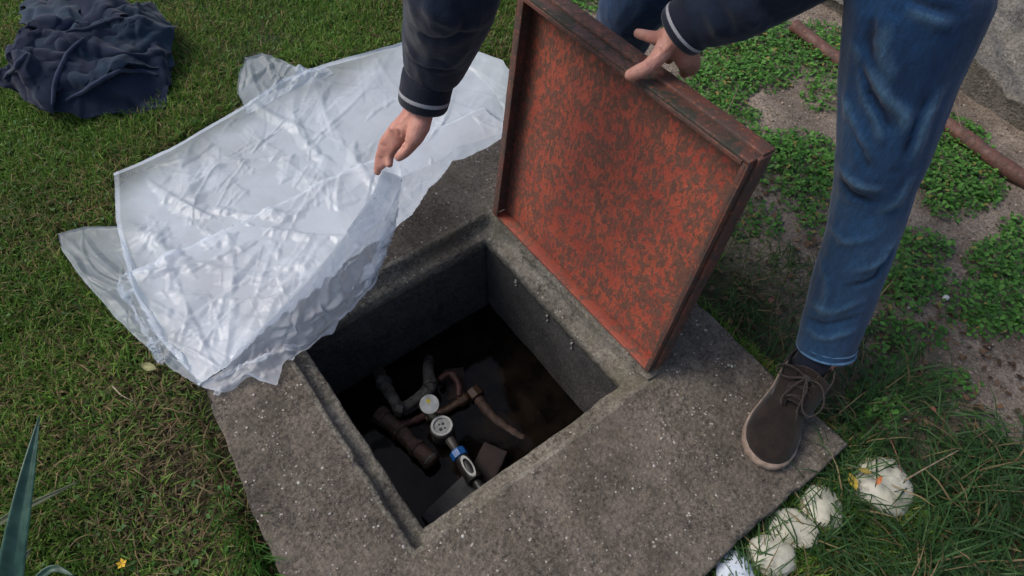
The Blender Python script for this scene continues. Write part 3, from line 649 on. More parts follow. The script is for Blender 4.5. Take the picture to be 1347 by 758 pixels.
# ---------------------------------------------------------------- navy cloth heap on the lawn
heap = thing('crumpled_jacket', 'dark navy jacket lying crumpled in a heap on the lawn', 'jacket', at(110, 95, -.04))
hc = np.array(at(115, 85, -.04))
def heap_floor(x, y):
    dx, dy = x - hc[0], y - hc[1]; r = np.sqrt((dx / .34) ** 2 + (dy / .33) ** 2)
    return -.045 + .15 * np.clip(1 - r ** 2, 0, 1) ** .8 + .02 * fbm(x * 9, y * 9, 0, 71)
def hz(u, v):                                   # point on the mound seen at pixel
    z = 0.0
    for _ in range(12):
        p = at(u, v, z); z = .5 * z + .5 * (float(heap_floor(p[0], p[1])) + .012)
    return (u, v, z)
HV = []
def heap_layer(name, left, right, bottom, top, nu, nv, sc, seed, mat, noise=.03, cuff=None):
    ex = lambda L: [hz(*p) for p in L]
    P = coons(ex(left), ex(right), ex(bottom), ex(top), nu, nv)
    f = heap_floor(P[..., 0], P[..., 1]) + .008 + .004 * (seed % 5); P[..., 2] = np.maximum(P[..., 2], f)
    w = np.ones((nu, nv)); w[0] = w[-1] = .3; w[:, 0] = w[:, -1] = .3
    P = relax(P, sc, w, 170, .0005, noise, seed, lambda x, y: heap_floor(x, y) + .006 + .004 * (seed % 5), .6)
    P = creases(P, [(14, None, .15, .40, .03, .07, .024), (14, None, .10, .30, .012, .03, .010)], seed)
    for _ in range(1): P[1:-1, 1:-1] = .4 * P[1:-1, 1:-1] + .15 * (P[2:, 1:-1] + P[:-2, 1:-1] + P[1:-1, 2:] + P[1:-1, :-2])
    o = fastmesh(name, P.reshape(-1, 3), grid_faces(nu, nv), mat); m = o.modifiers.new('sol', 'SOLIDIFY'); m.thickness = .004; m.offset = 0
    m = o.modifiers.new('sub', 'SUBSURF'); m.levels = m.render_levels = 1; adopt(heap, o)
    HV.append(P.reshape(-1, 3))
    if cuff is not None and False:
        E = P[:, -1] if cuff else P[:, 0]; E = E[::2] + [-.004, -.006, .008]; V, F = tube(E, .009, 8, True, (1, .55)); s = mesh('hem', V, F, M_HEAPL); adopt(heap, s)
    return P
heap_layer('lining', [(0, 112), (0, 95), (40, 62)], [(215, 140), (222, 110), (222, 70)], [(0, 112), (60, 142), (110, 150), (160, 148), (215, 140)], [(40, 62), (100, 40), (160, 40), (222, 70)], 90, 60, 1.12, 51, M_HEAPL, .03)
heap_layer('jacket_back', [(70, 145), (72, 110), (88, 60), (110, 35)], [(212, 95), (226, 88), (228, 40), (205, 12)], [(70, 145), (95, 133), (130, 115), (165, 95), (190, 90), (212, 95)], [(110, 35), (150, 20), (180, 10), (205, 12)], 90, 60, 1.10, 53, M_HEAP, .03, 0)
heap_layer('jacket_side', [(0, 105), (15, 92), (38, 68)], [(72, 148), (80, 115), (118, 40)], [(0, 105), (30, 128), (72, 148)], [(38, 68), (60, 45), (118, 40)], 60, 50, 1.12, 56, M_HEAPL, .03)
heap_layer('sleeve', [(38, 72), (35, 40), (45, 15)], [(110, 70), (115, 40), (110, 5)], [(38, 72), (70, 80), (110, 70)], [(45, 15), (70, -5), (110, 5)], 50, 50, 1.14, 58, M_HEAP, .03)
heap_layer('collar_fold', [(85, 45), (80, 25), (60, -5)], [(160, 38), (172, 20), (150, -12)], [(85, 45), (120, 42), (160, 38)], [(60, -5), (110, -16), (150, -12)], 60, 40, 1.16, 54, M_HEAPL, .035, 0)

HVa = np.concatenate(HV); HQ = px(HVa); HD = (HVa - CAM) @ RM[2]
def heap_band(name, pts, r, mat):
    Q = []
    for u in spline(pts, 30):
        e = np.hypot(HQ[:, 0] - u[0], HQ[:, 1] - u[1]); m = np.where(e < 9)[0]
        if len(m): Q.append(HVa[m[np.argmin(HD[m] + e[m] * .004)]])
    Q = np.array(Q)
    for _ in range(3): Q[1:-1] = .5 * Q[1:-1] + .25 * (Q[2:] + Q[:-2])
    V, F = tube(spline(Q + [-.001, -.002, .003], 60), r * .62 * np.sin(np.linspace(.12, math.pi - .12, 60)) ** .35, 10, True); adopt(heap, mesh(name, V, F, mat))
M_HEM = m_cloth('rubbed_hem', (.022, .030, .062), (.04, .052, .095), 500, fsc=40)
heap_band('hem', [(88, 133), (105, 124), (130, 112), (158, 99), (185, 93), (208, 100)], .011, M_HEM)
heap_band('placket', [(70, 138), (72, 120), (78, 95), (92, 68), (112, 50)], .010, M_HEM)
heap_band('collar_band', [(88, 40), (112, 38), (140, 30), (162, 22)], .012, M_HEAPL)
heap_band('sleeve_cuff', [(6, 104), (20, 88), (36, 70)], .010, M_HEM)
# ---------------------------------------------------------------- person
man = thing('person', 'person in blue jeans and navy jacket bending to lift the hatch lid', 'person', (1.0, .2, -.05))
def A4(u, v, z, r): return (*at(u, v, z), r)
hip_l, hip_r = (1.08, .10, .92), (1.12, .40, .90)
sh_r, sh_l = (.62, .64, 1.10), (.82, .27, 1.11)
el_r = tuple(at(594, -14, .775)); el_l = (.985, .14, .83)
wr_r = at(556, 142, .50); wr_l = at(897, 44, .695)
chains = [
    [(*wr_r, .024), A4(585, 40, .66, .034), (*el_r, .042), (*sh_r, .055)],
    [A4(552, 140, .50, .024), A4(538, 158, .475, .021), A4(521, 172, .45, .0165), A4(507, 186, .42, .0118), A4(500, 206, .39, .0105), A4(496.5, 226, .362, .0085)],
    [A4(552, 146, .50, .022), A4(535, 168, .465, .019), A4(517, 184, .43, .013), A4(507, 200, .40, .0105), A4(502, 218, .375, .009)],
    [A4(535, 172, .455, .018), A4(519, 192, .42, .0115), A4(512, 205, .395, .0095), A4(512, 216, .385, .0085)],
    [A4(556, 146, .50, .022), A4(552, 166, .485, .021), A4(546, 180, .47, .018), A4(538, 193, .45, .0135), A4(531, 202, .435, .011), A4(524, 207, .42, .009)],
    [(*wr_l, .026), A4(935, 22, .735, .034), (*el_l, .042), (*sh_l, .055)],
    [A4(898, 40, .695, .024), A4(886, 50, .685, .022), A4(877, 60, .675, .0185), A4(866, 76, .665, .0145), A4(851, 89, .655, .0125), A4(838, 95, .648, .0125), A4(829, 99, .640, .0108)],
    [A4(890, 42, .69, .022), A4(874, 50, .675, .016), A4(862, 50, .662, .0118), A4(850, 47, .652, .0105), A4(839, 44, .645, .0088)],
    [A4(900, 48, .69, .022), A4(895, 62, .665, .020), A4(900, 78, .64, .017), A4(903, 90, .60, .0125), A4(900, 96, .565, .010)],
    [A4(905, 50, .69, .020), A4(906, 64, .66, .018), A4(912, 78, .635, .013), A4(914, 88, .60, .0105), A4(910, 94, .57, .009)],
    [A4(892, 52, .68, .020), A4(884, 64, .655, .018), A4(882, 70, .62, .012), A4(880, 78, .58, .010)],
    [(*sh_r, .06), (.72, .455, 1.12, .11), (*sh_l, .06)], [(.72, .455, 1.12, .11), (.86, .36, 1.05, .12), (1.02, .27, .97, .125), (1.09, .25, .93, .12)],
    [(.72, .455, 1.12, .09), (.655, .52, 1.19, .055), (.63, .55, 1.215, .052)],
    [(.62, .56, 1.24, .082), (.575, .60, 1.245, .080), (.555, .615, 1.205, .068), (.55, .62, 1.165, .046)],      # skull, face, jaw
    [(.502, .655, 1.205, .013), (.488, .668, 1.185, .012)],                                                     # nose
    [(.66, .655, 1.225, .014), (.655, .66, 1.20, .010)], [(.535, .515, 1.225, .014), (.53, .51, 1.20, .010)],   # ears
    [(*hip_l, .10), A4(1208, 0, .785, .082), A4(1180, 100, .67, .072), A4(1160, 200, .55, .058), A4(1148, 250, .47, .052), A4(1136, 300, .40, .050), A4(1104, 400, .225, .044), A4(1083, 470, .105, .033), (.895, -.205, .05, .035)],
    [(*hip_r, .10), (1.03, .60, .50, .06), (1.13, .74, .05, .036)],
]
def folds(specs, base=None):
    """raised / sunk fold lines: each (points, width, height)"""
    def f(co, no):
        q = px(co); dep = (co - CAM) @ RM[2]; d_all = np.zeros(len(co))
        for pts, wd, h in specs:
            U = spline([p[:2] for p in pts], 22); Q = []
            for u in U:                              # drop the line on to the cloth where it is seen
                e = np.hypot(q[:, 0] - u[0], q[:, 1] - u[1]); m = np.where(e < 7)[0]
                if len(m): Q.append(co[m[np.argmin(dep[m] + e[m] * .0015)]])
            if len(Q) < 4: continue
            Q = np.array(Q); Q[1:-1] = (Q[1:-1] * 2 + Q[:-2] + Q[2:]) / 4
            m = np.linalg.norm(co - Q.mean(0), axis=1) < (np.max(np.linalg.norm(Q - Q.mean(0), axis=1)) + 4 * wd)
            D = np.linalg.norm(co[m][:, None] - Q[None], axis=2); k = np.argmin(D, 1); d = D[np.arange(len(k)), k]; tp = np.sin(np.pi * (k + .5) / len(Q)) ** .5
            d_all[m] += h * tp * np.exp(-(d / wd) ** 2)
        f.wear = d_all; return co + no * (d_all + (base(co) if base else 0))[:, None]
    return f
bf = folds([([(506, 166), (512, 170), (520, 172)], .004, .0030), ([(498, 190), (503, 193), (508, 194)], .0025, -.0022), ([(497, 207), (501, 209), (505, 209)], .002, -.0018), ([(518, 172), (526, 190), (528, 198)], .0035, -.0045), ([(540, 148), (524, 158), (512, 170)], .0025, .0022), ([(548, 152), (536, 166), (524, 180)], .0025, .0020),
            ([(545, 150), (541, 160), (534, 172)], .002, -.0015), ([(852, 80), (856, 86), (860, 92)], .0022, -.0020), ([(838, 88), (840, 94), (843, 100)], .002, -.0016), ([(868, 60), (874, 66), (882, 72)], .003, -.003), ([(885, 56), (872, 68), (862, 78)], .003, .0022), ([(850, 42), (851, 47), (852, 52)], .002, -.0016), ([(862, 44), (863, 50), (865, 55)], .002, -.0015)],
           lambda c: .0005 * fbm(c[:, 0] * 90, c[:, 1] * 90, c[:, 2] * 90, 7))
body = blob('body', chains, .0036, M_SKIN, None, 4, disp=bf); adopt(man, body)
# thumb nail resting on the panel, index nail of the other hand
def nail(u, v, z, r, d, toward):
    c = np.array(at(u, v, z)); n = CAM - c; n = n / np.linalg.norm(n); n = n + np.array(toward); n /= np.linalg.norm(n); d = np.array(d, float); d -= n * (d @ n); d /= np.linalg.norm(d); s = np.cross(n, d)
    V = [c + n * (r * .9 - .0022 * ((a / 3.) ** 2 + (q / 3.) ** 2 * .4)) + d * (q / 3. * .0062) + s * (a / 3. * .0058 * (1 if abs(q) < 3 else .75)) for q in range(-3, 4) for a in range(-3, 4)]
    o = mesh('nail', V, grid_faces(7, 7), M_NAIL); m = o.modifiers.new('s', 'SOLIDIFY'); m.thickness = .0012; adopt(man, o)
nail(829, 98.5, .640, .0108, np.array(at(829, 99, .640)) - np.array(at(838, 95, .648)), (0, 0, .3))
nail(496.5, 224, .364, .0088, np.array(at(496.5, 226, .362)) - np.array(at(500, 206, .39)), (-.9, .1, .1))
hair = blob('hair', [[(.635, .565, 1.262, .078), (.60, .60, 1.272, .074)], [(.665, .55, 1.235, .070), (.665, .545, 1.20, .055)]], .006, M_HAIR, None, 5); adopt(man, hair)
legA = [A4(1083, 470, .105, .0575), A4(1085, 455, .13, .058), A4(1104, 400, .225, .064), A4(1136, 300, .40, .066), A4(1148, 250, .47, .069), A4(1160, 200, .55, .076), A4(1180, 100, .67, .091), A4(1208, 0, .785, .104), (*hip_l, .122)]
legB = [(1.12, .735, .06, .058), (1.09, .69, .25, .066), (1.03, .60, .47, .080), (1.06, .50, .68, .095), (*hip_r, .122)]
jf = folds([([(1130, 80), (1143, 125), (1172, 172)], .008, -.010), ([(1138, 80), (1155, 115), (1185, 150), (1196, 178)], .010, .010), ([(1106, 130), (1118, 165), (1138, 205)], .010, .010), ([(1112, 150), (1126, 188), (1142, 220)], .007, -.009),
            ([(1122, 60), (1132, 105), (1152, 160), (1160, 190)], .009, .007), ([(1236, 120), (1214, 165), (1200, 215)], .011, .009), ([(1222, 128), (1202, 172), (1190, 210)], .007, -.008), ([(1192, -5), (1220, 8), (1262, 22)], .008, -.008),
            ([(1190, 8), (1220, 22), (1255, 34)], .012, .007), ([(1100, 225), (1125, 245), (1160, 252)], .009, .008), ([(1098, 240), (1120, 262), (1150, 268)], .007, -.008), ([(1205, 235), (1185, 262), (1160, 280)], .009, .007),
            ([(1085, 300), (1110, 318), (1150, 312)], .008, .005), ([(1185, 310), (1160, 345), (1120, 360)], .009, .006), ([(1180, 330), (1150, 368), (1110, 378)], .006, -.006), ([(1060, 400), (1090, 412), (1140, 396)], .008, .006),
            ([(1056, 418), (1085, 428), (1130, 418)], .006, -.006), ([(1052, 432), (1085, 446), (1128, 436)], .007, .006), ([(1075, 345), (1082, 380), (1075, 420)], .008, .005), ([(1165, 30), (1160, 70), (1172, 110)], .012, .006), ([(1145, 20), (1140, 60), (1148, 90)], .010, -.006)],
           lambda c: .0035 * fbm(c[:, 0] * 13, c[:, 1] * 13, c[:, 2] * 7, 81) + .0016 * fbm(c[:, 0] * 40, c[:, 1] * 40, c[:, 2] * 20, 82))
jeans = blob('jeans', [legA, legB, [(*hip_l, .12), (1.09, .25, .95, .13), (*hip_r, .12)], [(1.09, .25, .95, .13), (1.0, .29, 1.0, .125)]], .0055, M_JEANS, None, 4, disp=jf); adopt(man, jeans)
def ring_hem(c0, c1, r, name, mat, rad=.0045):
    c0, c1 = np.array(c0), np.array(c1); d = c1 - c0; d /= np.linalg.norm(d); x = np.cross(d, [0, 0, 1]); x = x / np.linalg.norm(x) if np.linalg.norm(x) > .1 else np.array([1, 0, 0]); y = np.cross(d, x)
    P = [c0 + r * (math.cos(a) * x + math.sin(a) * y) for a in np.linspace(0, 2 * math.pi, 49)]
    V, F = tube(P, rad, 8, False, (1, 1.0)); return mesh(name, V, F, mat)
a0, a1 = np.array(legA[0][:3]), np.array(legA[2][:3]); dd = (a1 - a0) / np.linalg.norm(a1 - a0)
cutP = a0 + dd * .020
import bmesh
bm = bmesh.new(); bm.from_mesh(jeans.data)                  # square off the trouser end at the hem
for c, n in ((cutP, dd), (np.array([1.13, .74, .05]), np.array([-.15, -.2, .95]))):
    r_ = [v for v in bm.verts if np.linalg.norm(np.array(v.co) - c) < .14]
    gg = list({f for v in r_ for f in v.link_faces}) ; ee = list({e for f in gg for e in f.edges}); vv_ = list({v for f in gg for v in f.verts})
    bmesh.ops.bisect_plane(bm, geom=gg + ee + vv_, plane_co=Vector(c), plane_no=Vector(n), clear_inner=True)
bm.to_mesh(jeans.data); bm.free()
o = ring_hem(cutP + dd * .002, cutP + dd, .0575, 'hem', M_SEAM, .0032); adopt(man, o)
o = ring_hem(cutP + dd * .017, cutP + dd, .0578, 'hem_stitching', M_SEAM, .0016); adopt(man, o)
jb = lambda c: .004 * fbm(c[:, 0] * 16, c[:, 1] * 16, c[:, 2] * 12, 91) + .0015 * fbm(c[:, 0] * 45, c[:, 1] * 45, c[:, 2] * 40, 92)
jk = folds([([(530, 62), (550, 84), (590, 90), (618, 70)], .011, .009), ([(538, 42), (572, 62), (628, 50)], .009, -.008), ([(552, 5), (580, 28), (612, 42)], .011, .006), ([(530, 76), (560, 96), (598, 98)], .007, -.007), ([(600, 5), (612, 30), (606, 60)], .010, -.006),
            ([(925, 8), (938, 30), (945, 52)], .009, .007), ([(940, 5), (955, 28), (965, 48)], .008, -.007), ([(970, 8), (985, 25), (1000, 42)], .010, .008), ([(1000, 2), (1015, 18), (1030, 34)], .009, -.007)], jb)
slR = [A4(563, 102, .56, .044), A4(573, 78, .595, .063), A4(580, 50, .645, .069), A4(593, 0, .75, .075), (*el_r, .078), (*sh_r, .088)]
slL = [A4(917, 26, .73, .043), A4(940, 16, .745, .054), A4(975, 2, .77, .060), (*el_l, .070), (*sh_l, .088)]
torso = [[(*sh_r, .09), (.72, .455, 1.13, .135), (*sh_l, .09)], [(.72, .455, 1.13, .14), (.86, .36, 1.06, .150), (1.0, .28, .99, .150), (1.06, .25, .96, .145)], [(.67, .50, 1.17, .075), (.65, .53, 1.195, .068)]]
jacket = blob('jacket', [slR, slL] + torso, .0055, M_NAVY, None, 4, disp=jk); adopt(man, jacket)
def cuff(c0, c1, r0, r1):
    """ribbed knit cuff with one grey stripe"""
    c0, c1 = np.array(c0), np.array(c1); d = c1 - c0; L = np.linalg.norm(d); d /= L; x = np.cross(d, [0, 0, 1]); x /= np.linalg.norm(x); y = np.cross(d, x); n = 96; V = []; prof = []
    for t, r in ((0, r0 * .9), (.0, r0), (.2, (r0 * .7 + r1 * .3) * 1.015), (.45, r1 * 1.02), (.58, r1 * 1.02), (.60, r1 * 1.03), (.72, r1 * 1.03), (.74, r1 * 1.02), (.92, r1 * 1.0), (1.0, r1 * .95), (.99, r1 * .82), (.85, r1 * .78)): prof.append((t, r))
    for k in range(n):
        a = 2 * math.pi * k / n; rib = 1 + (.012 if k % 2 else -.004)
        for t, r in prof: V.append(c0 + d * t * L + (x * math.cos(a) + y * math.sin(a)) * r * rib)
    F = grid_faces(n, len(prof), True); mi = [1 if (q % (len(prof) - 1)) == 5 else 0 for q in range(len(F))]
    o = mesh('cuff', V, F, [M_KNIT, M_STRIPE], None, True, mi); adopt(man, o); return o
cuff(at(564, 98, .565), at(556, 139, .505), .049, .048)
cuff(at(922, 20, .735), at(893, 43, .70), .047, .046)
# shoes, built toe forward along +x, heel at the origin
def make_shoe(loc, ang, label=None):
    L = .292; M = Matrix.Translation(Vector(loc)) @ Matrix.Rotation(ang, 4, 'Z')
    prof = np.array([(0, .004, .004), (.006, .020, .020), (.02, .031, .031), (.06, .0355, .036), (.11, .038, .036), (.16, .046, .045), (.20, .0535, .053), (.235, .0545, .054), (.262, .048, .046), (.28, .034, .032), (.289, .018, .016), (.292, .003, .003)])
    xs_ = .292 * (.5 - .5 * np.cos(np.linspace(0, math.pi, 46)))
    wl = np.interp(xs_, prof[:, 0], prof[:, 1]); wr = np.interp(xs_, prof[:, 0], prof[:, 2]); bow = -.010 * np.sin(np.clip(xs_ / L, 0, 1) * math.pi * .9) * .6
    root = bpy.data.objects.new('shoe', None)
    outs = []
    out = np.concatenate([np.column_stack([xs_, wl + bow]), np.column_stack([xs_, -wr + bow])[::-1]])
    ctr = np.array([.15, 0]); V = []; prof2 = [(.90, 0.0), (1.035, .001), (1.055, .006), (1.06, .013), (1.055, .0185), (1.03, .0215), (.93, .022)]
    for p in out:
        for s, z in prof2: V.append(M @ Vector(((p[0] - ctr[0]) * s + ctr[0], (p[1] - (-.005)) * s - .005, z + .002)))
    n = len(out); F = grid_faces(n, len(prof2), True); F.append(tuple(range(0, n * len(prof2), len(prof2)))[::-1])
    sole = mesh('sole', V, F, M_SOLE)
    # upper: lofted over the last
    hs = np.interp(xs_, [0, .006, .03, .07, .11, .15, .19, .235, .262, .28, .289, .292], [.03, .075, .088, .092, .094, .080, .066, .057, .050, .040, .031, .024])
    V = []; m = 28
    for k, x in enumerate(xs_):
        for j in range(m + 1):
            a = math.pi * j / m; cc, ss = math.cos(a), math.sin(a)
            wv_ = wl[k] if cc > 0 else wr[k]; pin = 1 - .42 * ss ** 2 * np.clip((.17 - x) / .07, 0, 1)
            y = wv_ * math.copysign(abs(cc) ** .72, cc) * pin * (1.0 + .02 * ss); z = .018 + (hs[k] - .018) * ss ** .85
            z += .0014 * float(vnoise(x * 45, a * 3, 0, 3)); V.append(M @ Vector((x + .003 * ss * (1 if x < .05 else 0), y + bow[k], z)))
    up = mesh('upper', V, grid_faces(len(xs_), m + 1), M_SUEDE); md = up.modifiers.new('s', 'SUBSURF'); md.levels = md.render_levels = 1
    # open ankle collar, slit at the front
    V = []; nA, nH = 44, 10
    for k in range(nA):
        a = math.radians(42 + (276) * k / (nA - 1)); fr = abs(k / (nA - 1) - .5) * 2
        for j in range(nH):
            t = j / (nH - 1); flare = 1 + .10 * t + .34 * t * fr ** 4
            rx, ry = .050 * flare, .0375 * flare
            V.append(M @ Vector((.062 + rx * math.cos(a) * (1.15 if math.cos(a) > 0 else 1.0), ry * math.sin(a) - .002, .062 + .050 * t - .010 * t * fr + .004 * t * math.sin(a * 5))))
    col = mesh('collar', V, grid_faces(nA, nH), M_SUEDE); md = col.modifiers.new('s', 'SOLIDIFY'); md.thickness = .004; md = col.modifiers.new('b', 'SUBSURF'); md.levels = md.render_levels = 1
    V = []                                                    # tongue
    for k in range(14):
        t = k / 13
        for j in range(9):
            s = j / 8 - .5; V.append(M @ Vector((.165 - .062 * t, s * (.040 + .012 * t), .083 + .048 * t + .005 * math.sin(t * 6) - .035 * s * s)))
    ton = mesh('tongue', V, grid_faces(14, 9), M_SUEDE); md = ton.modifiers.new('s', 'SOLIDIFY'); md.thickness = .005
    quarters = []
    for sg in (-1, 1):                                        # eyelet facings
        V = []
        for k in range(14):
            t = k / 13
            for j in range(7):
                s = j / 6; yq = sg * (.012 + .030 * s + .007 * t); V.append(M @ Vector((.180 - .072 * t - .012 * (1 - t) * s, yq, .083 + .044 * t - .030 * s ** 2 * (1 - .4 * t) - .006 * (1 - t))))
        q = mesh('facing', V, grid_faces(14, 7), M_SUEDE); md = q.modifiers.new('s', 'SOLIDIFY'); md.thickness = .0035; quarters.append(q)
    laces = []
    def lace(pts, r=.0017):
        V, F = tube([M @ Vector(p) for p in spline(pts, 26)], r, 6); laces.append(mesh('lace', V, F, M_LACE))
    for k, x in enumerate((.166, .148, .131)):
        z = .093 + .012 * k; lace([(x, -.024, z - .005), (x - .004, -.01, z + .003), (x - .004, .01, z + .003), (x, .024, z - .005)], .0019)
        lace([(x + .002, -.022, z - .003), (x - .008, 0, z + .006), (x - .016, .024, z + .004)])
    kn = (.128, .0, .127)
    lace([kn, (.135, .030, .134), (.165, .050, .118), (.188, .040, .096), (.180, .020, .094), (.150, .006, .116), kn])
    lace([kn, (.125, -.026, .137), (.118, -.052, .122), (.128, -.058, .108), (.140, -.036, .116), kn])
    lace([kn, (.150, .010, .118), (.178, .012, .090), (.200, .020, .076)])
    lace([kn, (.148, -.014, .117), (.172, -.024, .092), (.186, -.020, .085)])
    lace([(.126, -.006, .128), (.128, .0, .131), (.13, .006, .128), (.128, .0, .124)], .0035)
    lace([(.13, -.045, .10), (.10, -.05, .118), (.07, -.04, .128)]); lace([(.13, .045, .10), (.10, .05, .118), (.07, .042, .126)])
    return sole, up, [col, ton] + quarters + laces
def attach_shoe(loc, ang):
    sole, up, kids = make_shoe(loc, ang); adopt(man, sole, up)
    up.name = 'shoe'; sole.parent = up
    for k in kids + [sole]: k.parent = up; k.matrix_parent_inverse = Matrix.Identity(4); 
    sole.matrix_parent_inverse = Matrix.Identity(4)
    for k in kids + [sole]: k.matrix_parent_inverse = (Matrix.Translation(man.location) @ up.matrix_parent_inverse).inverted() if False else Matrix.Identity(4)
heel = np.array([.945, -.185]); toe = np.array(at(1003, 608, .02))[:2]; ang = math.atan2(toe[1] - heel[1], toe[0] - heel[0])
heel = toe - .292 * np.array([math.cos(ang), math.sin(ang)])
attach_shoe((heel[0], heel[1], .001), ang)
attach_shoe((1.20, .74, GZ + .004), math.radians(165))
hd = np.array([math.cos(ang), math.sin(ang)])
ak = heel + hd * .062
sock = blob('sock', [[(*ak, .05, .038), (*(ak + hd * .004), .09, .036), tuple(np.array(legA[1][:3])) + (.040,), tuple(np.array(legA[2][:3])) + (.043,)]], .004, M_KNIT, None, 5); adopt(man, sock)
sock = blob('sock', [[(1.145, .755, .0, .037), (1.13, .745, .06, .038), (1.09, .69, .2, .042)]], .005, M_KNIT, None, 5); adopt(man, sock)

# ---------------------------------------------------------------- rusty pipe, stone ledge, white stones
pp = [tuple(at(1045, 34, -.03)), tuple(at(1107, 82, -.035)), (2.045, .30, -.045), tuple(at(1265, 178, -.03)), tuple(at(1347, 236, -.03)), (1.99, -.6, -.03)]
P = spline(pp, 70); V, F = tube(P, [.023 * (1 + .10 * vnoise(k * .4, 0, 0, 2) + .05 * vnoise(k * 1.3, 0, 0, 7)) for k in range(70)], 16)
tag(mesh('rusty_pipe', V, F, M_PIPE), 'rusty brown iron pipe lying along the soil behind the standing leg', 'pipe')
M_LEDGE = m_concrete('lichened_stone', (.26, .235, .20), (.13, .115, .095), (.42, .40, .35), .6)
def ledge(name, corners, z0, z1, label, seed, amp=.045, n=110):
    c = np.array(corners, float); u = np.linspace(0, 1, n)[:, None, None]; v = np.linspace(0, 1, n)[None, :, None]
    q = (1 - u) * (1 - v) * c[0] + u * (1 - v) * c[1] + u * v * c[2] + (1 - u) * v * c[3]
    x, y = q[..., 0], q[..., 1]; e = np.minimum(np.minimum(u[..., 0], 1 - u[..., 0]), np.minimum(v[..., 0], 1 - v[..., 0])) * np.ones_like(x)
    z = z1 + amp * fbm(x * 5, y * 5, 0, seed, 5) + amp * .3 * fbm(x * 25, y * 25, 0, seed + 2); z = z - (z - z0) * np.clip(1 - e / .025, 0, 1) ** 2
    x = x + .07 * np.clip(1 - u[..., 0] / 1, 0, 0) + np.where(v[..., 0] * 1.0 + 0 * x < .03, .06 * np.clip(1 - v[..., 0] / .03, 0, 1), 0)
    x = x + .02 * fbm(x * 7, y * 7, 3, seed + 5); y = y + .02 * fbm(x * 7, y * 7, 8, seed + 6)
    return tag(fastmesh(name, np.stack([x, y, z], -1).reshape(-1, 3), grid_faces(n, n), M_LEDGE), label, 'stone ledge')
ledge('stone_ledge', [(2.20, .62), (2.08, -.9), (3.4, -.9), (3.4, .75)], -.12, .03, 'long rough grey stone ledge behind the leg in the upper right', 5)
ledge('stone_slab', [(2.19, 1.35), (2.23, .66), (2.9, .70), (2.9, 1.35)], -.12, .02, 'darker rough stone slab above the end of the rusty pipe', 15)
def m_stone(name, a, b_, c_):
    b = NB(name); c = b.mix(b.ramp(b.noise(14, 5, .6), [(.4, 0.0), (.65, 1.0)]), a, b_); c = b.mix(b.ramp(b.noise(45, 4, .6), [(.55, 0.0), (.72, .55)]), c, c_); b.col(c); b.set(.7); b.bump(b.noise(40, 5, .6), .002, .6); return b.m
M_STONE = m_stone('whitish_stone', (.54, .52, .43), (.34, .33, .25), (.14, .13, .08)); M_STONEW = m_stone('pale_blue_white_stone', (.60, .66, .74), (.50, .55, .62), (.4, .42, .45))
def stone(u, v, r, el, ang, seed, label, mat, rib=0):
    c = np.array(at(u, v, -.03)) - [0, 0, .001]; n, m = 48, 26; V = []
    for i in range(n):
        for j in range(m):
            a, b_ = 2 * math.pi * i / n, math.pi * (j / (m - 1)); d = np.array([math.cos(a) * math.sin(b_), math.sin(a) * math.sin(b_), math.cos(b_)])
            k = 1 + .24 * float(fbm(d[0] * 1.5, d[1] * 1.5, d[2] * 1.5 + seed, seed)) + .02 * float(fbm(d[0] * 6, d[1] * 6, d[2] * 6, seed)); 
            if rib: k += rib * math.sin(7 * math.atan2(d[1] + .6, d[0] + .2) * 2) * max(0, d[2])
            q = d * k * r * np.array([el, 1, .45]); V.append((c[0] + q[0] * math.cos(ang) - q[1] * math.sin(ang), c[1] + q[0] * math.sin(ang) + q[1] * math.cos(ang), c[2] + q[2] - .004))
    return tag(mesh('white_stone', V, grid_faces(n, m, True), mat), label, 'stone', 'pale stones in the grass beside the slab')
stone(1165, 638, .060, 1.08, .3, 3, 'largest creamy ribbed stone in the grass beside the slab corner', M_STONE, .022)
stone(1081, 666, .046, 1.05, .8, 8, 'greenish white round stone between the slab corner and its row', M_STONE)
stone(1044, 694, .040, 1.32, -.75, 12, 'middle creamy oblong stone of the row along the slab edge', M_STONE)
stone(1015, 729, .042, 1.25, -.6, 17, 'bright cream stone with dark grass across it, next to the blue white one', M_STONE)
stone(967, 752, .040, 1.05, .4, 23, 'small smooth bluish white stone at the bottom edge by the slab', M_STONEW)
def pebble(u, v, r, label, seed):
    c = at(u, v, -.045); V = IV * np.array([1, .8, .6]) * r * (1 + np.random.default_rng(seed).uniform(-.15, .15, (12, 1))) + c + [0, 0, r * .3]
    o = mesh('white_pebble', V, IF, simple('chalk_white', (.7, .7, .66), .9)); m = o.modifiers.new('s', 'SUBSURF'); m.levels = m.render_levels = 1; return tag(o, label, 'pebble')
pebble(1243, 393, .014, 'small white pebble on the soil at the edge of the weeds', 1); pebble(1302, 458, .008, 'tiny white pebble on bare soil below the weed patch', 2); pebble(768, 731, .0085, 'small pale round pebble lying on the near part of the slab', 3)

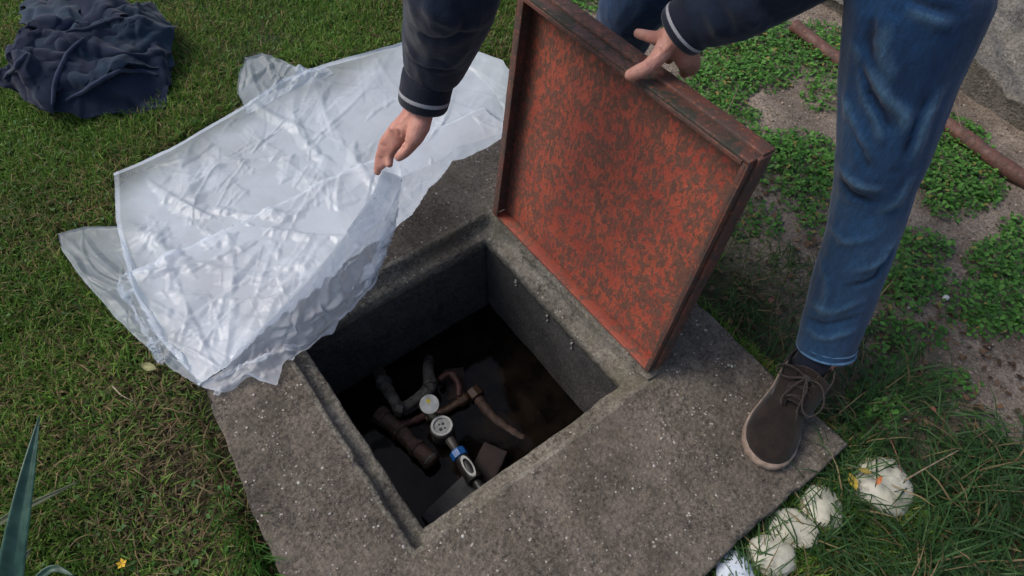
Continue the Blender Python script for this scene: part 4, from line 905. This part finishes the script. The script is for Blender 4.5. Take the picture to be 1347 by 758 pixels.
# ---------------------------------------------------------------- vegetation
def in_poly(q, poly):
    x, y = q[:, 0], q[:, 1]; r = np.zeros(len(q), bool); n = len(poly)
    for i in range(n):
        (x0, y0), (x1, y1) = poly[i], poly[(i + 1) % n]
        if y0 == y1: continue
        r ^= ((y0 > y) != (y1 > y)) & (x < (x1 - x0) * (y - y0) / (y1 - y0) + x0)
    return r
W2 = lambda pts: [tuple(at(u, v, GZ)[:2]) for u, v in pts]     # ground-plan outlines of what lies on the grass
SHEET_PLAN = W2([(152, 230), (225, 197), (318, 141), (313, 95), (322, 77), (345, 70), (372, 78), (400, 92), (430, 86), (530, 60), (625, 70), (662, 84), (688, 110), (690, 135), (668, 168), (600, 188), (575, 212), (530, 240), (500, 372), (440, 425), (374, 478), (365, 508), (330, 500), (295, 520), (262, 505), (228, 486), (190, 452), (150, 416), (112, 370), (82, 325), (80, 306), (150, 297)])
HEAP_PLAN = W2([(8, 108), (40, 128), (75, 146), (110, 148), (160, 146), (210, 138), (218, 105), (222, 70), (215, 30), (160, 5), (60, 0), (38, 60)])
STONES = [(*at(u, v, -.04)[:2], r) for u, v, r in ((1165, 638, .06), (1081, 666, .042), (1043, 694, .042), (1014, 728, .043), (966, 750, .037))]
def free(p, pad=.004):
    ok = ~((p[:, 0] > SX0 - .01 + pad + np.clip(.985 - p[:, 1], 0, 1.4) * -.04 + .035) & (p[:, 0] < SX1 + pad) & (p[:, 1] > SY0 - pad) & (p[:, 1] < SY1 + pad))
    return ok
def visible(p, m=60, z=GZ):
    q = px(np.column_stack([p, np.full(len(p), z)])); f = (np.column_stack([p, np.full(len(p), z)]) - CAM) @ RM[2] > .2
    return f & (q[:, 0] > -m) & (q[:, 0] < 1347 + m) & (q[:, 1] > -m) & (q[:, 1] < 758 + m * 2)
def blades(name, p, L, W_, col, lean, head=None, z0=None, mat=None, curl=1.0, spread=.45):
    """each blade a three-segment bent strip"""
    n = len(p); th = rng.uniform(0, 2 * math.pi, n) if head is None else head + rng.normal(0, spread, n)
    d = np.stack([np.cos(th), np.sin(th), np.zeros(n)], 1); s = np.stack([-np.sin(th), np.cos(th), np.zeros(n)], 1)
    tw = rng.normal(0, .5, n); s = s * np.cos(tw)[:, None] + np.array([0, 0, 1]) * np.sin(tw)[:, None]
    b = np.column_stack([p, ground_h(p[:, 0], p[:, 1]) if z0 is None else z0]); V = np.zeros((n, 7, 3))
    for k, (t, wd) in enumerate(((0, .8), (.38, 1.0), (.74, .72), (1, 0))):
        ang = lean * (.35 + curl * .9 * t); q = b + L[:, None] * t * (d * np.sin(ang)[:, None] + np.array([0, 0, 1]) * np.cos(ang)[:, None])
        if k < 3: V[:, 2 * k] = q - s * (W_ * wd)[:, None]; V[:, 2 * k + 1] = q + s * (W_ * wd)[:, None]
        else: V[:, 6] = q
    V[..., 2] = np.maximum(V[..., 2], b[:, None, 2] - .004 + (np.arange(7) > 1) * .003)
    base = (np.arange(n) * 7)[:, None]
    F = np.concatenate([base + np.array([[0, 1, 3]]), base + np.array([[0, 3, 2]]), base + np.array([[2, 3, 5]]), base + np.array([[2, 5, 4]]), base + np.array([[4, 5, 6]])])
    o = fastmesh(name, V.reshape(-1, 3), F, mat or M_BLADE, None, True, np.repeat(col, 7, 0)); o['kind'] = 'stuff'; return o
def grass_cols(n, p, dry=.2, g1=(.055, .15, .018), g2=(.17, .27, .045)):
    t = rng.random((n, 1)); c = np.array(g1) * (1 - t) + np.array(g2) * t
    patch = fbm(p[:, 0] * 3.0, p[:, 1] * 3.0, 0, 44); pr = np.clip(dry + .45 * patch, .02, .9)
    pr = pr * .85; isd = rng.random(n) < pr; dc = np.array([.26, .20, .09]) * rng.uniform(.45, 1.35, (n, 1)); c[isd] = dc[isd]
    c = c * (1 + .35 * fbm(p[:, 0] * 5, p[:, 1] * 5, 0, 48))[:, None]
    return np.clip(c * rng.uniform(.75, 1.25, (n, 1)), .002, 1)
def scatter(n, x0, x1, y0, y1): return rng.uniform([x0, y0], [x1, y1], (n, 2))
LAWN_EDGE = W2([(-700, 2200), (-700, -500), (1100, -500), (800, -60), (905, 12), (700, 130), (660, 175), (640, 200), (300, 560), (345, 758), (400, 1000)])
right_dry = lambda p: np.clip((p[:, 0] - .9) / .3, 0, 1)
p = scatter(640000, -1.7, 1.6, -.6, 3.7); p = p[free(p) & visible(p, 480)]; p = p[visible(p) | (rng.random(len(p)) < .35)]
p = p[(p[:, 0] < .9) | (p[:, 1] > .15)]; line = p[:, 0] < 1.02 + .35 * np.clip((p[:, 1] - .93) * 6, 0, 1) + .10 * fbm(p[:, 0] * 4, p[:, 1] * 4, 0, 2) + .35 * np.clip(p[:, 1] - 1.3, 0, 2)
p = p[line]
near = np.hypot(p[:, 0] - CAM[0], p[:, 1] - CAM[1]); p = p[rng.random(len(p)) < np.clip(1.15 - .18 * near, .5, 1)]
under = in_poly(p, SHEET_PLAN) | in_poly(p, HEAP_PLAN)
p = p[~under | (rng.random(len(p)) < .35)]; under = in_poly(p, SHEET_PLAN) | in_poly(p, HEAP_PLAN)
n = len(p); h = .022 + .028 * rng.random(n) + .008 * fbm(p[:, 0] * 4, p[:, 1] * 4, 0, 12); h[under] *= .45
worn = np.clip(1.1 - np.hypot((p[:, 0] + .30) / .22, (p[:, 1] - .45) / .42), 0, 1)           # thin strawy patch by the near left side
c = grass_cols(n, p, .20); k = rng.random(n) < worn * .75; c[k] = np.array([.17, .125, .065]) * rng.uniform(.4, 1.3, (k.sum(), 1)); h[k] *= .8
lean = rng.uniform(.15, 1.25, n) + worn * .5
keep = rng.random(n) > worn * .55
blades('lawn_grass', p[keep], h[keep], (.0010 + .0011 * rng.random(n))[keep], c[keep], lean[keep])
# dry thatch lying flat
p = scatter(26000, -.95, 2.2, -.9, 3.0); p = p[free(p) & visible(p) & ~in_poly(p, SHEET_PLAN) & ~in_poly(p, HEAP_PLAN)]
dn = fbm(p[:, 0] * 2.5, p[:, 1] * 2.5, 0, 66); wn = np.clip(1.2 - np.hypot((p[:, 0] + .30) / .24, (p[:, 1] - .45) / .45), 0, 1)
p = p[(rng.random(len(p)) < .25 + .6 * dn + wn) & ((p[:, 0] < 1.15) | (rng.random(len(p)) < .25))]; n = len(p)
c = np.array([.23, .165, .085]) * rng.uniform(.35, 1.3, (n, 1))
blades('dry_thatch', p, .025 + .05 * rng.random(n), .0006 + .0008 * rng.random(n), c, rng.uniform(1.15, 1.5, n), None, ground_h(p[:, 0], p[:, 1]) + rng.uniform(.002, .018, n))
# long tufts hanging along the slab edges
def tufts(name, spots, L0, L1, lean, col1, col2, per=26, rad=.02, w0=.0016, spread=.6, head=None):
    P, H, hd_ = [], [], []
    for (x, y, k) in spots:
        m = int(per * k); P.append(rng.normal([x, y], rad, (m, 2))); hd_.append(np.full(m, rng.uniform(0, 6.28) if head is None else head))
    P = np.concatenate(P); hd_ = np.concatenate(hd_); ok = free(P, -.004) & visible(P, 150); P, hd_ = P[ok], hd_[ok]; n = len(P)
    t = rng.random((n, 1)); c = (np.array(col1) * (1 - t) + np.array(col2) * t) * rng.uniform(.6, 1.35, (n, 1)); dr = rng.random(n) < .10; c[dr] = np.array([.24, .18, .09]) * rng.uniform(.5, 1.2, (dr.sum(), 1))
    blades(name, P, rng.uniform(L0, L1, n), w0 * rng.uniform(.7, 1.3, n), c, rng.uniform(*lean, n), hd_, None, None, 1.1, spread)
left_edge = lambda t: (-.272 + .107 * (t - SY0) / (SY1 - SY0) - .012, t)
tufts('edge_grass', [(*left_edge(rng.uniform(-.1, .62)), rng.uniform(.3, 1.2)) for _ in range(46)], .05, .11, (.1, .9), (.03, .085, .014), (.07, .15, .03), 22, .020, .0014, .7, math.radians(250))
tufts('edge_grass', [(*left_edge(rng.uniform(.0, .34)), rng.uniform(.5, 1.3)) for _ in range(20)], .07, .15, (.1, .7), (.035, .11, .018), (.07, .17, .03), 26, .022, .0014, .5, math.radians(265))
# rank dark grass in the near right, round the stones
rz_ = [(x, y, rng.uniform(.4, 1.3)) for x, y in scatter(330, .60, 1.55, -1.05, -.30) if (y < -.40 or x > .90) and not (lambda q: q[1] < 500 + (q[0] - 1180) * .62 and q[0] > 1180)(px(np.array([x, y, GZ])))]
def off_stone(x, y): return all(math.hypot(x - sx, y - sy) > r * .8 for sx, sy, r in STONES)
rz_ = [q for q in rz_ if off_stone(q[0], q[1])]
tufts('rank_grass', rz_, .06, .15, (.5, 1.35), (.020, .062, .016), (.052, .12, .032), 26, .028, .0017, 1.0)
tufts('rank_grass', [(x, y, rng.uniform(.3, .8)) for x, y in scatter(60, .90, 1.22, -.42, .05)], .035, .09, (.5, 1.35), (.022, .065, .016), (.05, .12, .03), 18, .03, .0013, 1.2)
tufts('rank_grass', [(x, y, 1) for x, y in scatter(30, .46, .84, -.46, -.385)], .05, .12, (.8, 1.4), (.026, .08, .02), (.065, .14, .035), 14, .012, .0014, .5, math.radians(60))
tufts('rank_grass', [(sx + rng.normal(0, r * .9), sy + rng.normal(0, r * .9), .8) for sx, sy, r in STONES for _ in range(5)], .07, .13, (.8, 1.5), (.026, .08, .02), (.065, .15, .04), 5, .02, .0014, 2.5)
# dark leaf litter and rough grass behind the lid
tufts('rough_grass', [(x, y, rng.uniform(.3, .9)) for x, y in scatter(150, .88, 1.22, -.05, 1.1)], .03, .075, (.5, 1.4), (.025, .07, .014), (.07, .13, .03), 20, .035, .0012, 1.5)
# low broad-leaved weeds in patches
PATCH = [(985, 70, 75, 55, 1.2), (1075, 70, 60, 40, .8), (930, 130, 50, 60, 1.0), (1000, 215, 60, 45, 1.0), (1055, 225, 60, 55, 1.2), (990, 290, 40, 35, .5), (950, 250, 45, 50, .6), (1070, 290, 25, 30, .5), (860, 10, 60, 25, .9), (770, -5, 40, 25, .8), (1245, 205, 55, 50, 1.3), (1262, 250, 60, 38, 1.2),
         (1205, 330, 45, 26, .8), (1195, 375, 62, 38, 1.0), (1235, 240, 40, 30, 1.1), (1312, 348, 45, 34, 1.1), (1300, 410, 62, 44, 1.3), (1215, 445, 70, 22, .5), (1170, 455, 50, 45, .7), (1240, 510, 60, 30, .6), (1150, 520, 40, 45, .8), (1340, 300, 30, 20, .9), (1115, 590, 40, 30, .5), (1085, 130, 30, 30, .5), (970, 170, 35, 30, .9), (1030, 735, 40, 40, .9), (1085, 720, 40, 30, .8), (1245, 690, 70, 50, .35), (1280, 590, 60, 40, .4)]
def leaves(name, p, h, r, col, mat):
    n = len(p); t = np.linspace(0, 2 * math.pi, 6, endpoint=False); shape = np.stack([np.cos(t) * (1.15 + .25 * np.cos(t)), np.sin(t) * .72, np.abs(np.sin(t)) * .28], 1)
    shape = np.vstack([shape, [[0, 0, 0]]]); az = rng.uniform(0, 6.28, n); tilt = rng.uniform(-.15, .75, n)
    ca, sa, ct, st = np.cos(az), np.sin(az), np.cos(tilt), np.sin(tilt); S_ = shape[None] * r[:, None, None]
    x = S_[..., 0] * ct[:, None] - S_[..., 2] * st[:, None]; z = -S_[..., 0] * st[:, None] + S_[..., 2] * ct[:, None]; y = S_[..., 1]
    V = np.stack([p[:, 0, None] + x * ca[:, None] - y * sa[:, None], p[:, 1, None] + x * sa[:, None] + y * ca[:, None], h[:, None] + z], -1)
    F = np.array([[k, (k + 1) % 6, 6] for k in range(6)])[None] + (np.arange(n) * 7)[:, None, None]
    o = fastmesh(name, V.reshape(-1, 3), F.reshape(-1, 3), mat, None, True, np.repeat(col, 7, 0)); o['kind'] = 'stuff'; return o
p = scatter(190000, .87, 2.6, -.95, 2.4); p = p[visible(p) & free(p, .01)]; q = px(np.column_stack([p, np.full(len(p), GZ)])); dens = np.zeros(len(p))
for (u, v, a, b_, k) in PATCH: dens = np.maximum(dens, k * np.clip(1.25 - ((q[:, 0] - u) / a) ** 2 - ((q[:, 1] - v) / b_) ** 2, 0, 1))
dens = dens * 1.0 + .6 * fbm(p[:, 0] * 8, p[:, 1] * 8, 0, 7, 5) * (dens > .02) + .10 * (fbm(p[:, 0] * 7, p[:, 1] * 7, 0, 99) > .25)
k = rng.random(len(p)) < np.clip(dens - .10, 0, 1) * .85; p, dens = p[k], dens[k]; n = len(p)
t = rng.random((n, 1)); c = (np.array([.04, .135, .02]) * (1 - t) + np.array([.12, .29, .05]) * t) * rng.uniform(.6, 1.3, (n, 1)); yl = rng.random(n) < .03; c[yl] = [.30, .24, .07]
leaves('low_weeds', p, ground_h(p[:, 0], p[:, 1]) + .004 + .034 * rng.random(n) * np.clip(dens, .1, 1) * .75, .0026 + .0062 * rng.random(n) ** 1.3, c, M_WEED)
# small broad leaves in the lawn and by the shoe
p = scatter(5200, -.9, 1.0, .2, 2.6); p = p[visible(p) & free(p, .01) & ~in_poly(p, SHEET_PLAN) & ~in_poly(p, HEAP_PLAN)]; p = p[fbm(p[:, 0] * 4, p[:, 1] * 4, 0, 87) > .05]; n = len(p)
leaves('lawn_clover', p, ground_h(p[:, 0], p[:, 1]) + .012 + .014 * rng.random(n), .003 + .004 * rng.random(n), np.array([.05, .13, .025]) * rng.uniform(.6, 1.4, (n, 1)), M_WEED)
p = scatter(700, .88, 1.4, -.9, .6); p = p[visible(p) & free(p, .01)]; n = len(p)
leaves('leaf_litter', p, ground_h(p[:, 0], p[:, 1]) + .004 + .008 * rng.random(n), .004 + .006 * rng.random(n), np.array([.13, .075, .04]) * rng.uniform(.35, 1.5, (n, 1)), M_WEED)
# grit and crumbs on the bare soil
p = scatter(16000, .9, 2.9, -.9, 1.6); p = p[visible(p) & free(p, .02)]; p = p[p[:, 0] + .2 * fbm(p[:, 0] * 3, p[:, 1] * 3, 0, 5) > 1.05]; n = len(p); R = .0012 + .006 * rng.random(n) ** 5
cc = np.array([.24, .19, .15]) * rng.uniform(.4, 1.5, (n, 1)); br = rng.random(n) < .03; cc[br] = [.6, .57, .52]
o = pebbles('soil_grit', np.column_stack([p, ground_h(p[:, 0], p[:, 1]) + R * .2]), R, cc, M_PEB, .7); o['kind'] = 'stuff'
# broad-leaved plant at the near left
def blade_leaf(pts, wmax, mat, fold=.35, n=26, tipw=0):
    P = spline(pts, n); T = np.gradient(P, axis=0); T /= np.linalg.norm(T, axis=1)[:, None]; V = []
    for k in range(n):
        t = k / (n - 1); wd = wmax * (math.sin(min(1, t * 1.6 + .45) * math.pi / 2)) * (1 - t ** 2.6) + .0006; s = np.cross(T[k], CAM - P[k]); s /= np.linalg.norm(s); nn_ = np.cross(s, T[k])
        for j in range(9):
            a = j / 4 - 1; V.append(P[k] + s * a * wd + nn_ * (abs(a) - .5) * wd * fold + nn_ * .0006 * math.sin(a * 14))
    o = mesh('leaf', V, grid_faces(n, 9), mat); m = o.modifiers.new('s', 'SOLIDIFY'); m.thickness = .0012; return o
b = NB('blue_green_leaf'); st = b.noise(50, 2, .5, b.map((1, 1, .08))); b.col(b.ramp(st, [(.35, (.022, .07, .045)), (.65, (.055, .13, .085))])); b.set(.42); b.bump(st, .001); M_AG = b.m
M_AG2 = simple('dull_olive_leaf', (.085, .105, .05), .6, 0, (20, .25), .001)
def at3(L): return [at(*q) for q in L]
pl_ = thing('broad_leaf_plant', 'upright blue green sword leaved plant at the left edge', 'plant', at(-20, 860, GZ))
for pts, wd, mm in (([(-4, 860, .0), (10, 780, .06), (20, 710, .11), (36, 625, .15), (52, 548, .17)], .0215, M_AG), ([(-20, 700, .0), (15, 678, .03), (60, 655, .04), (104, 634, .045)], .0065, M_AG2),
                    ([(0, 770, .0), (15, 750, .02), (30, 735, .035), (42, 722, .04)], .010, M_AG2), ([(30, 790, .0), (48, 765, .02), (70, 748, .03), (98, 758, .03)], .009, M_AG), ([(-60, 800, .0), (-40, 740, .08), (-30, 650, .14), (-20, 600, .16)], .014, M_AG)):
    adopt(pl_, blade_leaf(at3(pts), wd, mm))
# buttercup, fallen leaves, twigs
fl = thing('yellow_flower', 'small yellow flower in the grass near the bottom left', 'flower', at(161, 742, -.03)); M_PET = simple('yellow_petal', (.75, .45, .015), .5)
fc = at(161, 742, -.012)
for k in range(5):
    a = k * 1.257; V = [fc, fc + .007 * np.array([math.cos(a - .5), math.sin(a - .5), .35]), fc + .0105 * np.array([math.cos(a), math.sin(a), .45]), fc + .007 * np.array([math.cos(a + .5), math.sin(a + .5), .35])]
    adopt(fl, mesh('petal', V, [(0, 1, 2, 3)], M_PET))
V, F = tube([at(161, 742, GZ), fc], .001, 6); adopt(fl, mesh('stem', V, F, M_AG2))
def leaf(u, v, z, r, ang, colr, label, cat='leaf', name='fallen_leaf'):
    c = at(u, v, z); V = []
    for i in range(9):
        t = i / 8; wd = .42 * math.sin(math.pi * t ** .8) + .02
        for j in (-1, -.5, 0, .5, 1): V.append((r * (2 * t - 1), r * wd * j, r * (.18 * abs(j) + .12 * math.sin(t * 5 + j))))
    o = mesh(name, V, grid_faces(9, 5), simple('leaf_colour', colr, .7, 0, (120, .25), .0006)); o.location = tuple(c); o.rotation_euler = (rng.uniform(-.2, .2), rng.uniform(-.2, .2), ang); return tag(o, label, cat)
leaf(195, 483, -.02, .022, 2.2, (.30, .30, .13), 'pale olive leaf in the grass below the sheet corner')
leaf(1121, 634, .0, .020, .9, (.42, .30, .03), 'yellow leaf in the grass between slab corner and biggest stone')
leaf(1137, 620, .006, .014, 2.0, (.25, .19, .03), 'small olive yellow leaf above the yellow leaf by the slab corner')
leaf(1156, 632, .016, .012, .2, (.5, .17, .05), 'small orange leaf resting on the largest pale stone')
leaf(1226, 538, -.02, .012, 1.2, (.30, .09, .05), 'reddish dead leaf in the rank grass right of the shoe')
leaf(1014, 394, -.04, .018, .3, (.22, .09, .05), 'brown curled dead leaf on the dark soil behind the lid')
def twig(pts, r, label, colr=(.30, .23, .15)):
    P = spline([at(*q) for q in pts], 16); V, F = tube(P, [r * (1 - .6 * k / 15) for k in range(16)], 7); return tag(mesh('twig', V, F, simple('dry_straw', colr, .85, 0, (90, .3), .0005)), label, 'twig')
twig([(1190, 632, .01), (1225, 612, .02), (1262, 592, .025)], .0022, 'dry tan straw across the grass right of the largest stone')
twig([(1248, 110, -.02), (1258, 145, -.01), (1266, 175, .0)], .002, 'thin dry stalk sticking up at the rusty pipe end', (.26, .21, .14))
twig([(148, 508, -.02), (160, 520, -.012), (176, 528, -.02)], .002, 'curled pale straw in the lawn near the sheet', (.36, .31, .20))
twig([(1170, 575, -.01), (1180, 600, .0), (1186, 622, .01)], .0016, 'thin reddish stalk above the largest stone', (.22, .1, .06))
twig([(940, 165, -.02), (960, 140, .0), (972, 112, .0)], .002, 'thin dry stalk among weeds right of the lid', (.3, .24, .15))
twig([(1008, 140, -.03), (1025, 152, -.025), (1040, 165, -.03)], .002, 'short dry stalk on the bare patch between weeds and leg', (.3, .24, .15))
